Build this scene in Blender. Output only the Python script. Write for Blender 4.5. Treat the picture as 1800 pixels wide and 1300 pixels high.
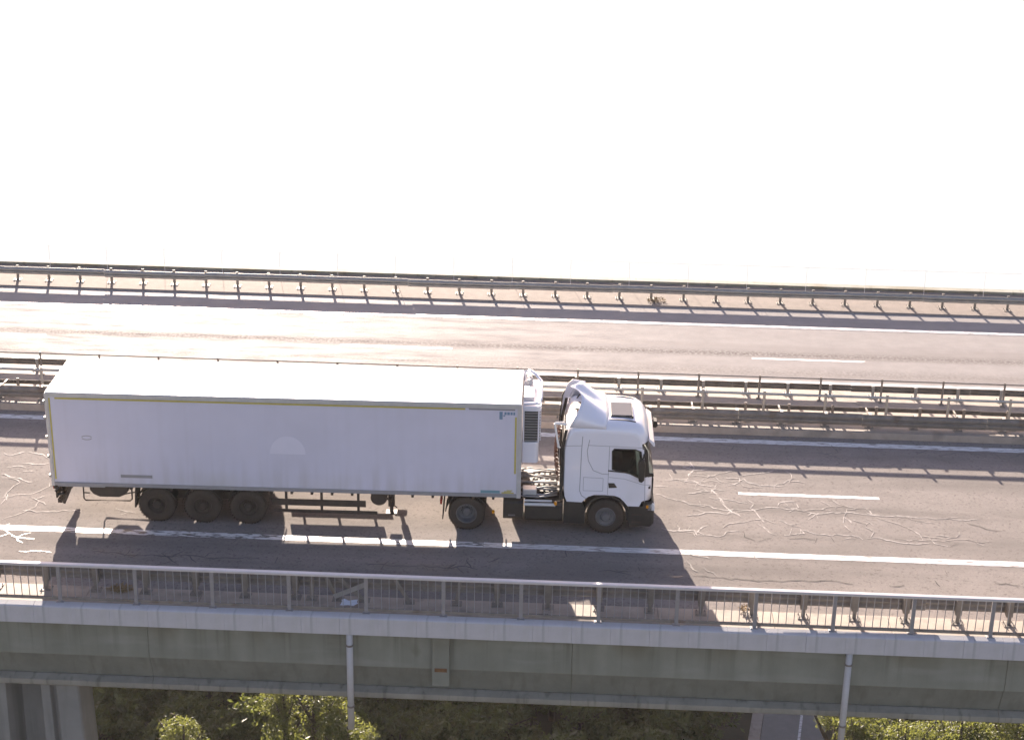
import bpy, bmesh, math, random
from mathutils import Matrix, Vector, Quaternion
S = bpy.context.scene
C = S.collection
for o in list(bpy.data.objects): bpy.data.objects.remove(o)
R = math.radians

# ------------------------------------------------------------------ camera
PITCH, ROLL, YAW = 0.38352, 0.01763, 0.04054
fw = Vector((-math.sin(YAW)*math.cos(PITCH), math.cos(YAW)*math.cos(PITCH), -math.sin(PITCH)))
ri = Vector((math.cos(YAW), math.sin(YAW), 0)); up = ri.cross(fw)
r2 = math.cos(ROLL)*ri + math.sin(ROLL)*up; u2 = math.cos(ROLL)*up - math.sin(ROLL)*ri
cam = bpy.data.cameras.new('camera'); co = bpy.data.objects.new('camera', cam); C.objects.link(co)
m = Matrix((r2, u2, -fw)).transposed().to_4x4(); m.translation = (15.02445, -45.04038, 23.32575)
co.matrix_world = m
cam.sensor_width = 36; cam.lens = 36*3091.1/1800; cam.clip_start = 1; cam.clip_end = 3000
S.camera = co

# ------------------------------------------------------------------ sky, sun, exposure
SUN_EL, SUN_AZ = R(14.7), R(-13.2)
w = bpy.data.worlds.new('World'); S.world = w; w.use_nodes = True
nt = w.node_tree; nt.nodes.clear()
out = nt.nodes.new('ShaderNodeOutputWorld')
sky = nt.nodes.new('ShaderNodeTexSky'); sky.sky_type = 'NISHITA'; sky.sun_disc = False
sky.sun_elevation = SUN_EL; sky.sun_rotation = SUN_AZ; sky.air_density = 1.0; sky.dust_density = 1.4; sky.ozone_density = 1.0
bg = nt.nodes.new('ShaderNodeBackground'); bg.inputs[1].default_value = 0.06
tint = nt.nodes.new('ShaderNodeMix'); tint.data_type = 'RGBA'; tint.blend_type = 'MULTIPLY'; tint.inputs[0].default_value = 1; tint.inputs[7].default_value = (1.20, 0.98, 1.02, 1)
nt.links.new(sky.outputs[0], tint.inputs[6]); nt.links.new(tint.outputs[2], bg.inputs[0])
bg2 = nt.nodes.new('ShaderNodeBackground'); bg2.inputs[0].default_value = (1.0, 0.985, 0.97, 1); bg2.inputs[1].default_value = 0.22
tc = nt.nodes.new('ShaderNodeTexCoord'); sp = nt.nodes.new('ShaderNodeSeparateXYZ'); nt.links.new(tc.outputs['Generated'], sp.inputs[0])
mr = nt.nodes.new('ShaderNodeMapRange'); mr.inputs[1].default_value = -0.05; mr.inputs[2].default_value = 0.02
nt.links.new(sp.outputs[2], mr.inputs[0])
mx = nt.nodes.new('ShaderNodeMixShader')           # plain white backdrop added below the horizon, clear sky above
nt.links.new(mr.outputs[0], mx.inputs[0]); nt.links.new(bg2.outputs[0], mx.inputs[1]); nt.links.new(bg.outputs[0], mx.inputs[2])
nt.links.new(mx.outputs[0], out.inputs[0])
sd = Vector((math.sin(SUN_AZ)*math.cos(SUN_EL), math.cos(SUN_AZ)*math.cos(SUN_EL), math.sin(SUN_EL)))
sl = bpy.data.lights.new('sun', 'SUN'); sl.energy = 5.0; sl.angle = R(0.5); sl.color = (1.0, 0.86, 0.73)
so = bpy.data.objects.new('sun', sl); C.objects.link(so); so.rotation_euler = sd.to_track_quat('Z', 'Y').to_euler(); so.location = (0, 60, 60)
S.view_settings.view_transform = 'Standard'; S.view_settings.look = 'None'; S.view_settings.gamma = 1
S.view_settings.exposure = 2.21

# ------------------------------------------------------------------ materials
MATS = {}
def mat(name, col, rough=0.6, metal=0.0, var=0.0, scale=3.0, col2=None, bump=0.0, bscale=60.0, stretch=(1, 1, 1), spec=0.5, detail=4.0, coat=0.0):
    m = bpy.data.materials.new(name); m.use_nodes = True; n = m.node_tree; b = n.nodes['Principled BSDF']
    b.inputs['Base Color'].default_value = (*col, 1); b.inputs['Roughness'].default_value = rough; b.inputs['Metallic'].default_value = metal
    b.inputs['Specular IOR Level'].default_value = spec; b.inputs['Coat Weight'].default_value = coat
    if var or col2 or bump:
        t = n.nodes.new('ShaderNodeTexCoord'); mp = n.nodes.new('ShaderNodeMapping'); mp.inputs['Scale'].default_value = stretch
        n.links.new(t.outputs['Object'], mp.inputs[0])
    if var or col2:
        nz = n.nodes.new('ShaderNodeTexNoise'); nz.inputs['Scale'].default_value = scale; nz.inputs['Detail'].default_value = detail; nz.inputs['Roughness'].default_value = 0.65
        n.links.new(mp.outputs[0], nz.inputs[0])
        rp = n.nodes.new('ShaderNodeValToRGB'); rp.color_ramp.elements[0].position = 0.3; rp.color_ramp.elements[1].position = 0.7
        c2 = col2 or tuple(c*(1+var) for c in col); c1 = col if col2 else tuple(c*(1-var) for c in col)
        rp.color_ramp.elements[0].color = (*c1, 1); rp.color_ramp.elements[1].color = (*c2, 1)
        n.links.new(nz.outputs[0], rp.inputs[0]); n.links.new(rp.outputs[0], b.inputs['Base Color'])
    if bump:
        nb = n.nodes.new('ShaderNodeTexNoise'); nb.inputs['Scale'].default_value = bscale; nb.inputs['Detail'].default_value = 3
        n.links.new(mp.outputs[0], nb.inputs[0])
        bp = n.nodes.new('ShaderNodeBump'); bp.inputs['Strength'].default_value = bump; bp.inputs['Distance'].default_value = 0.02
        n.links.new(nb.outputs[0], bp.inputs['Height']); n.links.new(bp.outputs[0], b.inputs['Normal'])
    MATS[name] = m
    return m
def layer(m, col, scale, lo, hi, stretch=(1, 1, 1), detail=3, zrange=None, amount=1.0, off=0.0, yband=None):
    """mix a second colour over the base colour where a noise passes lo..hi (optionally only in a band of object height)"""
    n = m.node_tree; b = n.nodes['Principled BSDF']; src = b.inputs['Base Color'].links
    t = n.nodes.new('ShaderNodeTexCoord'); mp = n.nodes.new('ShaderNodeMapping'); mp.inputs['Scale'].default_value = stretch; mp.inputs['Location'].default_value = (off, off*0.7, off*0.3)
    n.links.new(t.outputs['Object'], mp.inputs[0])
    nz = n.nodes.new('ShaderNodeTexNoise'); nz.inputs['Scale'].default_value = scale; nz.inputs['Detail'].default_value = detail; n.links.new(mp.outputs[0], nz.inputs[0])
    r = n.nodes.new('ShaderNodeMapRange'); r.inputs[1].default_value = lo; r.inputs[2].default_value = hi; r.inputs[4].default_value = amount; n.links.new(nz.outputs[0], r.inputs[0])
    fac = r.outputs[0]
    if zrange:
        s = n.nodes.new('ShaderNodeSeparateXYZ'); n.links.new(t.outputs['Object'], s.inputs[0])
        r3 = n.nodes.new('ShaderNodeMapRange'); r3.inputs[1].default_value = zrange[0]; r3.inputs[2].default_value = zrange[1]; n.links.new(s.outputs[2], r3.inputs[0])
        mm = n.nodes.new('ShaderNodeMath'); mm.operation = 'MULTIPLY'; n.links.new(fac, mm.inputs[0]); n.links.new(r3.outputs[0], mm.inputs[1]); fac = mm.outputs[0]
    if yband:
        s = n.nodes.new('ShaderNodeSeparateXYZ'); n.links.new(t.outputs['Object'], s.inputs[0])
        d = n.nodes.new('ShaderNodeMath'); d.operation = 'SUBTRACT'; d.inputs[1].default_value = yband[0]; n.links.new(s.outputs[1], d.inputs[0])
        e = n.nodes.new('ShaderNodeMath'); e.operation = 'ABSOLUTE'; n.links.new(d.outputs[0], e.inputs[0])
        r4 = n.nodes.new('ShaderNodeMapRange'); r4.inputs[1].default_value = yband[1]; r4.inputs[2].default_value = 0.0; n.links.new(e.outputs[0], r4.inputs[0])
        m4 = n.nodes.new('ShaderNodeMath'); m4.operation = 'MULTIPLY'; n.links.new(fac, m4.inputs[0]); n.links.new(r4.outputs[0], m4.inputs[1]); fac = m4.outputs[0]
    x = n.nodes.new('ShaderNodeMix'); x.data_type = 'RGBA'; n.links.new(fac, x.inputs[0])
    if src: n.links.new(src[0].from_socket, x.inputs[6])
    else: x.inputs[6].default_value = b.inputs['Base Color'].default_value
    x.inputs[7].default_value = (*col, 1)
    n.links.new(x.outputs[2], b.inputs['Base Color'])
    return m
asphalt = mat('asphalt', (0.224, 0.200, 0.186), 0.92, var=0.10, scale=1.2, bump=0.45, bscale=45, spec=0.06)
layer(asphalt, (0.27, 0.235, 0.21), 38, 0.52, 0.68, detail=2, amount=0.85)                    # pale aggregate
layer(asphalt, (0.09, 0.078, 0.070), 11, 0.55, 0.72, detail=4, amount=0.6, off=9)
layer(asphalt, (0.30, 0.26, 0.235), 15, 0.58, 0.74, detail=4, amount=0.6, off=21)               # dark binder
layer(asphalt, (0.075, 0.070, 0.066), 0.6, 0.50, 0.75, stretch=(0.12, 1.4, 1), amount=0.45, off=3)   # wheel tracks
asphalt2 = mat('asphalt_far', (0.300, 0.280, 0.270), 0.57, var=0.08, scale=1.5, bump=0.5, bscale=13, spec=0.017)
layer(asphalt2, (0.10, 0.085, 0.075), 9, 0.35, 0.6, yband=(15.05, 0.42), amount=0.8, detail=5)
layer(asphalt2, (0.12, 0.105, 0.095), 9, 0.35, 0.65, yband=(13.3, 0.7), amount=0.5, detail=5)
layer(asphalt2, (0.22, 0.20, 0.19), 0.7, 0.48, 0.72, stretch=(0.1, 1.2, 1), amount=0.5, off=5)
layer(asphalt2, (0.31, 0.28, 0.26), 36, 0.55, 0.7, detail=2, amount=0.7)
n = asphalt2.node_tree; b_ = n.nodes['Principled BSDF']          # polish differs along the lanes: streaks and patches with less gloss
t_ = n.nodes.new('ShaderNodeTexCoord'); mp_ = n.nodes.new('ShaderNodeMapping'); mp_.inputs['Scale'].default_value = (0.35, 2.2, 1); n.links.new(t_.outputs['Object'], mp_.inputs[0])
nz_ = n.nodes.new('ShaderNodeTexNoise'); nz_.inputs['Scale'].default_value = 1.1; nz_.inputs['Detail'].default_value = 8; nz_.inputs['Roughness'].default_value = 0.75; n.links.new(mp_.outputs[0], nz_.inputs[0])
r_ = n.nodes.new('ShaderNodeMapRange'); r_.inputs[1].default_value = 0.38; r_.inputs[2].default_value = 0.62; r_.inputs[3].default_value = 0.001; r_.inputs[4].default_value = 0.0125
n.links.new(nz_.outputs[0], r_.inputs[0])
sx_ = n.nodes.new('ShaderNodeSeparateXYZ'); n.links.new(t_.outputs['Object'], sx_.inputs[0])
d_ = n.nodes.new('ShaderNodeMath'); d_.operation = 'SUBTRACT'; d_.inputs[1].default_value = 15.05; n.links.new(sx_.outputs[1], d_.inputs[0])
e_ = n.nodes.new('ShaderNodeMath'); e_.operation = 'ABSOLUTE'; n.links.new(d_.outputs[0], e_.inputs[0])
r5 = n.nodes.new('ShaderNodeMapRange'); r5.inputs[1].default_value = 0.1; r5.inputs[2].default_value = 0.55; r5.inputs[3].default_value = 0.35; r5.inputs[4].default_value = 1.0; n.links.new(e_.outputs[0], r5.inputs[0])
m5 = n.nodes.new('ShaderNodeMath'); m5.operation = 'MULTIPLY'; n.links.new(r_.outputs[0], m5.inputs[0]); n.links.new(r5.outputs[0], m5.inputs[1]); n.links.new(m5.outputs[0], b_.inputs['Specular IOR Level'])
for yb in ((0.55, .65), (2.35, .65), (4.6, .6), (6.3, .5)): layer(asphalt, (0.150, 0.135, 0.124), 2.5, 0.3, 0.6, stretch=(.3, 1, 1), yband=yb, amount=0.6, detail=5, off=yb[0])
layer(asphalt, (0.165, 0.150, 0.138), 0.35, 0.55, 0.62, stretch=(.5, 1, 1), amount=0.45, detail=6, off=31)      # old patches
paint = mat('road_paint', (0.60, 0.59, 0.585), 0.5, var=0.06, scale=8, bump=0.2)
layer(paint, (0.22, 0.195, 0.18), 5, 0.54, 0.62, stretch=(0.5, 3, 1), detail=6)
paint_worn = mat('worn_road_paint', (0.66, 0.65, 0.64), 0.5, var=0.06, scale=8, bump=0.2)
layer(paint_worn, (0.12, 0.108, 0.10), 4, 0.50, 0.56, stretch=(0.7, 3, 1), detail=7)
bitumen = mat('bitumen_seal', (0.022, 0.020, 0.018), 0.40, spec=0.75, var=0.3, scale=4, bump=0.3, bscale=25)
seal_sunlit = mat('sunlit_crack_seal', (0.37, 0.335, 0.31), 0.75, spec=0.15, var=0.15, scale=4, bump=0.3, bscale=25)  # pale tone stands in for sunlight shining on the seals
layer(seal_sunlit, (0.21, 0.188, 0.175), 5, 0.45, 0.60, detail=5)
crackm = mat('open_crack', (0.03, 0.027, 0.025), 0.9)
concrete = mat('concrete_girder', (0.215, 0.222, 0.188), 0.85, var=0.10, scale=1.0, bump=0.25, bscale=30)
layer(concrete, (0.155, 0.16, 0.13), 1.5, 0.45, 0.7, stretch=(1.0, 1, 0.14), amount=0.6)
layer(concrete, (0.125, 0.11, 0.07), 0.8, 0.50, 0.66, stretch=(1, 1, 0.7), amount=0.8, off=4.4, zrange=(-1.25, -.5))
layer(concrete, (0.28, 0.285, 0.26), 0.9, 0.55, 0.75, stretch=(0.4, 1, 2.5), amount=0.5, off=8)
layer(concrete, (0.10, 0.095, 0.055), 0.45, 0.66, 0.72, stretch=(1.3, 1, 0.9), amount=0.7, off=12.3)
layer(concrete, (0.105, 0.105, 0.08), 1.6, 0.56, 0.68, stretch=(2.4, 1, 0.06), zrange=(-1.9, -.55), amount=0.65, off=17)
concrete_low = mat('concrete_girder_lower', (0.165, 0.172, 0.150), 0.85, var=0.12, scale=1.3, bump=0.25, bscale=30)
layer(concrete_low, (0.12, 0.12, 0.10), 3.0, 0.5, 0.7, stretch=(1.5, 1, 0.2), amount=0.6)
fasc = mat('fascia_concrete', (0.45, 0.44, 0.455), 0.75, var=0.06, scale=2.0, bump=0.15, bscale=40)
layer(fasc, (0.27, 0.27, 0.265), 2.2, 0.58, 0.70, stretch=(3.0, 1, 0.12), amount=0.6, off=5)
layer(fasc, (0.40, 0.39, 0.37), 2.0, 0.52, 0.75, stretch=(1.5, 1, 0.2), amount=0.5)
kerbm = mat('kerb_concrete', (0.33, 0.275, 0.225), 0.8, var=0.12, scale=2.5, bump=0.3, bscale=40)
layer(kerbm, (0.19, 0.165, 0.14), 1.6, 0.55, 0.72, amount=0.7)
walkm = mat('far_walkway', (0.215, 0.185, 0.165), 0.85, var=0.12, scale=2.5, bump=0.3, bscale=30, spec=0.1)
pipem = mat('grey_pipe', (0.42, 0.41, 0.41), 0.6, var=0.06, scale=3)
flangem = mat('flange_concrete', (0.235, 0.225, 0.19), 0.85, var=0.15, scale=1.5, bump=0.25, bscale=30)
layer(flangem, (0.13, 0.12, 0.095), 2.5, 0.55, 0.7, stretch=(2.0, 1, 0.3), amount=0.7)
pierm = mat('pier_concrete', (0.20, 0.20, 0.19), 0.85, var=0.12, scale=0.8, bump=0.2, bscale=30)
layer(pierm, (0.13, 0.13, 0.12), 1.8, 0.5, 0.68, stretch=(1.6, 1, 0.12), amount=0.7)
galv = mat('galvanised_steel', (0.33, 0.325, 0.31), 0.5, 0.55, var=0.14, scale=3, spec=0.5)
galv_dark = mat('weathered_steel', (0.20, 0.178, 0.155), 0.65, 0.2, var=0.2, scale=3)
layer(galv_dark, (0.14, 0.09, 0.055), 2.2, 0.58, 0.72, amount=0.6)
railpaint = mat('railing_aluminium', (0.58, 0.55, 0.54), 0.42, 0.25, var=0.05, scale=4)
postm = mat('railing_post_steel', (0.27, 0.26, 0.265), 0.5, 0.2, var=0.1, scale=4)
palerail = mat('pale_railing', (0.8, 0.79, 0.77), 0.5, 0.0)
white = mat('trailer_white', (0.63, 0.61, 0.70), 0.38, var=0.03, scale=1.2, spec=0.4)
layer(white, (0.57, 0.55, 0.62), 0.45, 0.42, 0.72, stretch=(1.0, 1, 0.5), amount=0.5)
layer(white, (0.55, 0.525, 0.58), 2.6, 0.5, 0.75, stretch=(2.2, 1, 0.06), amount=0.22)
layer(white, (0.42, 0.39, 0.37), 1.6, 0.42, 0.70, stretch=(2.5, 1, 0.18), zrange=(2.2, 1.1), amount=0.5, off=7)
layer(white, (0.52, 0.50, 0.49), 0.5, 0.40, 0.7, stretch=(1, 1, 1), zrange=(1.75, 1.15), amount=0.8, off=2)
roofm = mat('trailer_roof', (0.80, 0.795, 0.785), 0.45, var=0.03, scale=2)
cabw = mat('cab_paint', (0.76, 0.75, 0.80), 0.22, var=0.015, scale=1.0, coat=0.5)
layer(cabw, (0.62, 0.60, 0.58), 1.4, 0.45, 0.75, zrange=(1.9, 0.95), amount=0.5)
seam = mat('panel_gap', (0.30, 0.30, 0.32), 0.6)
alu = mat('aluminium_profile', (0.56, 0.55, 0.54), 0.45, 0.35, var=0.08, scale=4)
greyp = mat('grey_panel', (0.28, 0.27, 0.27), 0.5, var=0.06, scale=3)
black = mat('black_plastic', (0.028, 0.023, 0.018), 0.6, var=0.2, scale=5)
chass = mat('chassis_paint', (0.050, 0.036, 0.026), 0.65, var=0.25, scale=4)
rubber = mat('tyre_rubber', (0.046, 0.034, 0.025), 0.85, var=0.2, scale=8, bump=0.2)
rimm = mat('wheel_steel', (0.15, 0.145, 0.145), 0.55, 0.2, var=0.15, scale=8)
rimd = mat('dusty_wheel', (0.046, 0.034, 0.025), 0.7, 0.1, var=0.2, scale=8)
tape = mat('yellow_tape', (0.50, 0.42, 0.10), 0.45, var=0.1, scale=6)
redl = mat('red_lens', (0.35, 0.02, 0.015), 0.25); amber = mat('amber_lens', (0.75, 0.30, 0.02), 0.2)
lampg = mat('headlamp_glass', (0.75, 0.75, 0.76), 0.12, 0.2)
bluep = mat('blue_print', (0.16, 0.25, 0.36), 0.5); tealp = mat('teal_print', (0.17, 0.30, 0.34), 0.5)
grille = mat('dark_grille', (0.045, 0.05, 0.045), 0.6)
redhose = mat('coiled_hose', (0.16, 0.06, 0.035), 0.4)
hatchm = mat('roof_hatch_tint', (0.13, 0.125, 0.14), 0.9, spec=0.05)
interior = mat('cab_lining', (0.050, 0.046, 0.042), 0.8)
seatm = mat('seat_cloth', (0.16, 0.14, 0.12), 0.9)
ghost = mat('cleaned_patch', (0.685, 0.66, 0.74), 0.4, var=0.02, scale=3)
rust = mat('rust_plate', (0.16, 0.085, 0.04), 0.85, var=0.3, scale=6)
bark = mat('bark', (0.06, 0.045, 0.032), 0.9, var=0.3, scale=6, stretch=(1, 1, 0.3))
straw = mat('dry_stems', (0.24, 0.17, 0.085), 0.9, var=0.3, scale=6)
litterm = mat('white_plastic', (0.62, 0.64, 0.70), 0.5)
groundm = mat('ground', (0.045, 0.040, 0.024), 0.95, var=0.4, scale=0.25, col2=(0.075, 0.062, 0.036), bump=0.4, bscale=2)
vroad = mat('valley_asphalt', (0.22, 0.205, 0.185), 0.85, var=0.1, scale=1)
def glass(name, tint=(0.55, 0.6, 0.6), k=0.25):
    m = bpy.data.materials.new(name); m.use_nodes = True; n = m.node_tree; n.nodes.clear()
    o = n.nodes.new('ShaderNodeOutputMaterial'); t = n.nodes.new('ShaderNodeBsdfTransparent'); t.inputs[0].default_value = (*tint, 1)
    g = n.nodes.new('ShaderNodeBsdfGlossy'); g.inputs['Roughness'].default_value = 0.03
    f = n.nodes.new('ShaderNodeFresnel'); f.inputs[0].default_value = 1.5
    x = n.nodes.new('ShaderNodeMixShader'); n.links.new(f.outputs[0], x.inputs[0]); n.links.new(t.outputs[0], x.inputs[1]); n.links.new(g.outputs[0], x.inputs[2]); n.links.new(x.outputs[0], o.inputs[0])
    return m
glassm = glass('window_glass')
def leafmat(name, col, col2, trans):
    m = bpy.data.materials.new(name); m.use_nodes = True; n = m.node_tree; b = n.nodes['Principled BSDF']; b.inputs['Roughness'].default_value = 0.55
    t = n.nodes.new('ShaderNodeTexCoord'); nz = n.nodes.new('ShaderNodeTexNoise'); nz.inputs['Scale'].default_value = 1.3; n.links.new(t.outputs['Object'], nz.inputs[0])
    rp = n.nodes.new('ShaderNodeValToRGB'); rp.color_ramp.elements[0].position = 0.35; rp.color_ramp.elements[1].position = 0.65
    rp.color_ramp.elements[0].color = (*col, 1); rp.color_ramp.elements[1].color = (*col2, 1)
    n.links.new(nz.outputs[0], rp.inputs[0]); n.links.new(rp.outputs[0], b.inputs['Base Color'])
    tr = n.nodes.new('ShaderNodeBsdfTranslucent'); tr.inputs[0].default_value = (*trans, 1)
    x = n.nodes.new('ShaderNodeMixShader'); x.inputs[0].default_value = 0.4
    n.links.new(b.outputs[0], x.inputs[1]); n.links.new(tr.outputs[0], x.inputs[2]); n.links.new(x.outputs[0], n.nodes['Material Output'].inputs[0])
    return m
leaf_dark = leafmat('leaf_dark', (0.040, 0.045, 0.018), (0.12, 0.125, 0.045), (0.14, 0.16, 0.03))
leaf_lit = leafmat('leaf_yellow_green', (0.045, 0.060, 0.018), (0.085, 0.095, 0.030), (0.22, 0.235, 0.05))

# ------------------------------------------------------------------ mesh helpers
class MB:
    def __init__(s): s.v = []; s.f = []
    def add(s, vs, fs):
        k = len(s.v); s.v += [tuple(p) for p in vs]; s.f += [tuple(i+k for i in f) for f in fs]; return s
    def box(s, x0, x1, y0, y1, z0, z1):
        return s.add([(x0,y0,z0),(x1,y0,z0),(x1,y1,z0),(x0,y1,z0),(x0,y0,z1),(x1,y0,z1),(x1,y1,z1),(x0,y1,z1)],
                     [(0,3,2,1),(4,5,6,7),(0,1,5,4),(1,2,6,5),(2,3,7,6),(3,0,4,7)])
    def prism(s, pts, a, b, axis='x'):
        """polygon of 2-D points extruded from a to b: axis x -> pts (y,z); y -> pts (x,z); z -> pts (x,y)"""
        def P(p, t): return {'x': (t, p[0], p[1]), 'y': (p[0], t, p[1]), 'z': (p[0], p[1], t)}[axis]
        n = len(pts); vs = [P(p, a) for p in pts]+[P(p, b) for p in pts]
        fs = [tuple(range(n)), tuple(range(2*n-1, n-1, -1))]+[(i, n+i, n+(i+1) % n, (i+1) % n) for i in range(n)]
        return s.add(vs, fs)
    def tube(s, path, r, seg=8, cap=True):
        ps = [Vector(p) for p in path]; k = len(s.v); n = len(ps); rs = r if isinstance(r, (list, tuple)) else [r]*n
        ref = None
        for i, p in enumerate(ps):
            d = (ps[min(i+1, n-1)]-ps[max(i-1, 0)]).normalized()
            if ref is None: ref = Vector((0, 0, 1)) if abs(d.z) < 0.9 else Vector((1, 0, 0))
            a = d.cross(ref).normalized(); b = d.cross(a).normalized(); ref = b.cross(d) if False else ref
            for j in range(seg):
                t = 2*math.pi*j/seg; q = p+(a*math.cos(t)+b*math.sin(t))*rs[i]; s.v.append(tuple(q))
        for i in range(n-1):
            for j in range(seg):
                s.f.append((k+i*seg+j, k+i*seg+(j+1) % seg, k+(i+1)*seg+(j+1) % seg, k+(i+1)*seg+j))
        if cap: s.f.append(tuple(k+j for j in range(seg))[::-1]); s.f.append(tuple(k+(n-1)*seg+j for j in range(seg)))
        return s
    def bar(s, p, q, wx, wz):
        """rectangular bar from p to q"""
        p, q = Vector(p), Vector(q); d = (q-p).normalized(); a = d.cross(Vector((0, 1, 0)))
        if a.length < 0.1: a = Vector((1, 0, 0))
        a.normalize(); b = d.cross(a).normalized(); vs = []
        for c in (p, q):
            for i, j in ((-1,-1),(1,-1),(1,1),(-1,1)): vs.append(tuple(c+a*i*wx/2+b*j*wz/2))
        return s.add(vs, [(0,1,2,3),(7,6,5,4),(0,4,5,1),(1,5,6,2),(2,6,7,3),(3,7,4,0)])
    def lathe_y(s, prof, cx, cz, seg=32):
        """profile of (radius, y) turned about the y axis through (cx, cz)"""
        k = len(s.v); n = len(prof)
        for j in range(seg):
            t = 2*math.pi*j/seg
            for r, y in prof: s.v.append((cx+r*math.cos(t), y, cz+r*math.sin(t)))
        for j in range(seg):
            for i in range(n-1):
                a = k+j*n+i; b = k+((j+1) % seg)*n+i; s.f.append((a, a+1, b+1, b))
        return s
    def mesh(s, name, m, smooth=False):
        me = bpy.data.meshes.new(name); me.from_pydata(s.v, [], s.f)
        bm = bmesh.new(); bm.from_mesh(me); bmesh.ops.recalc_face_normals(bm, faces=bm.faces); bm.to_mesh(me); bm.free()
        me.materials.append(m)
        if smooth:
            for p in me.polygons: p.use_smooth = True
        return me
    def build(s, name, m, parent=None, smooth=False, bevel=0.0, seg=2):
        return link(name, s.mesh(name, m, smooth), parent, bevel, seg)
BASE = {}
def link(name, me, parent=None, bevel=0.0, seg=2, loc=None):
    o = bpy.data.objects.new(name, me); C.objects.link(o)
    if parent is not None:
        o.parent = parent
        if parent.name in BASE: o.matrix_parent_inverse = Matrix.Translation(-BASE[parent.name])
    if loc is not None: o.location = loc
    if bevel:
        b = o.modifiers.new('bevel', 'BEVEL'); b.width = bevel; b.segments = seg; b.limit_method = 'ANGLE'; b.angle_limit = R(40)
    return o
def tag(o, label=None, cat=None, group=None, kind=None):
    if label: o['label'] = label
    if cat: o['category'] = cat
    if group: o['group'] = group
    if kind: o['kind'] = kind
    return o
def thing(name, label, cat, base, frame=Matrix(), group=None):
    """Empty at the thing's base; its parts are modelled in the frame's own coordinates"""
    o = bpy.data.objects.new(name, None); C.objects.link(o); o.empty_display_size = 0.3
    o.matrix_world = frame @ Matrix.Translation(Vector(base)); BASE[o.name] = Vector(base)
    return tag(o, label, cat, group)
def struct(name, mb, m, label=None, **k):
    return tag(mb.build(name, m, **k), label or name.replace('_', ' '), None, None, 'structure')
XA, XB = -16.0, 46.0          # length of viaduct built
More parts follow.
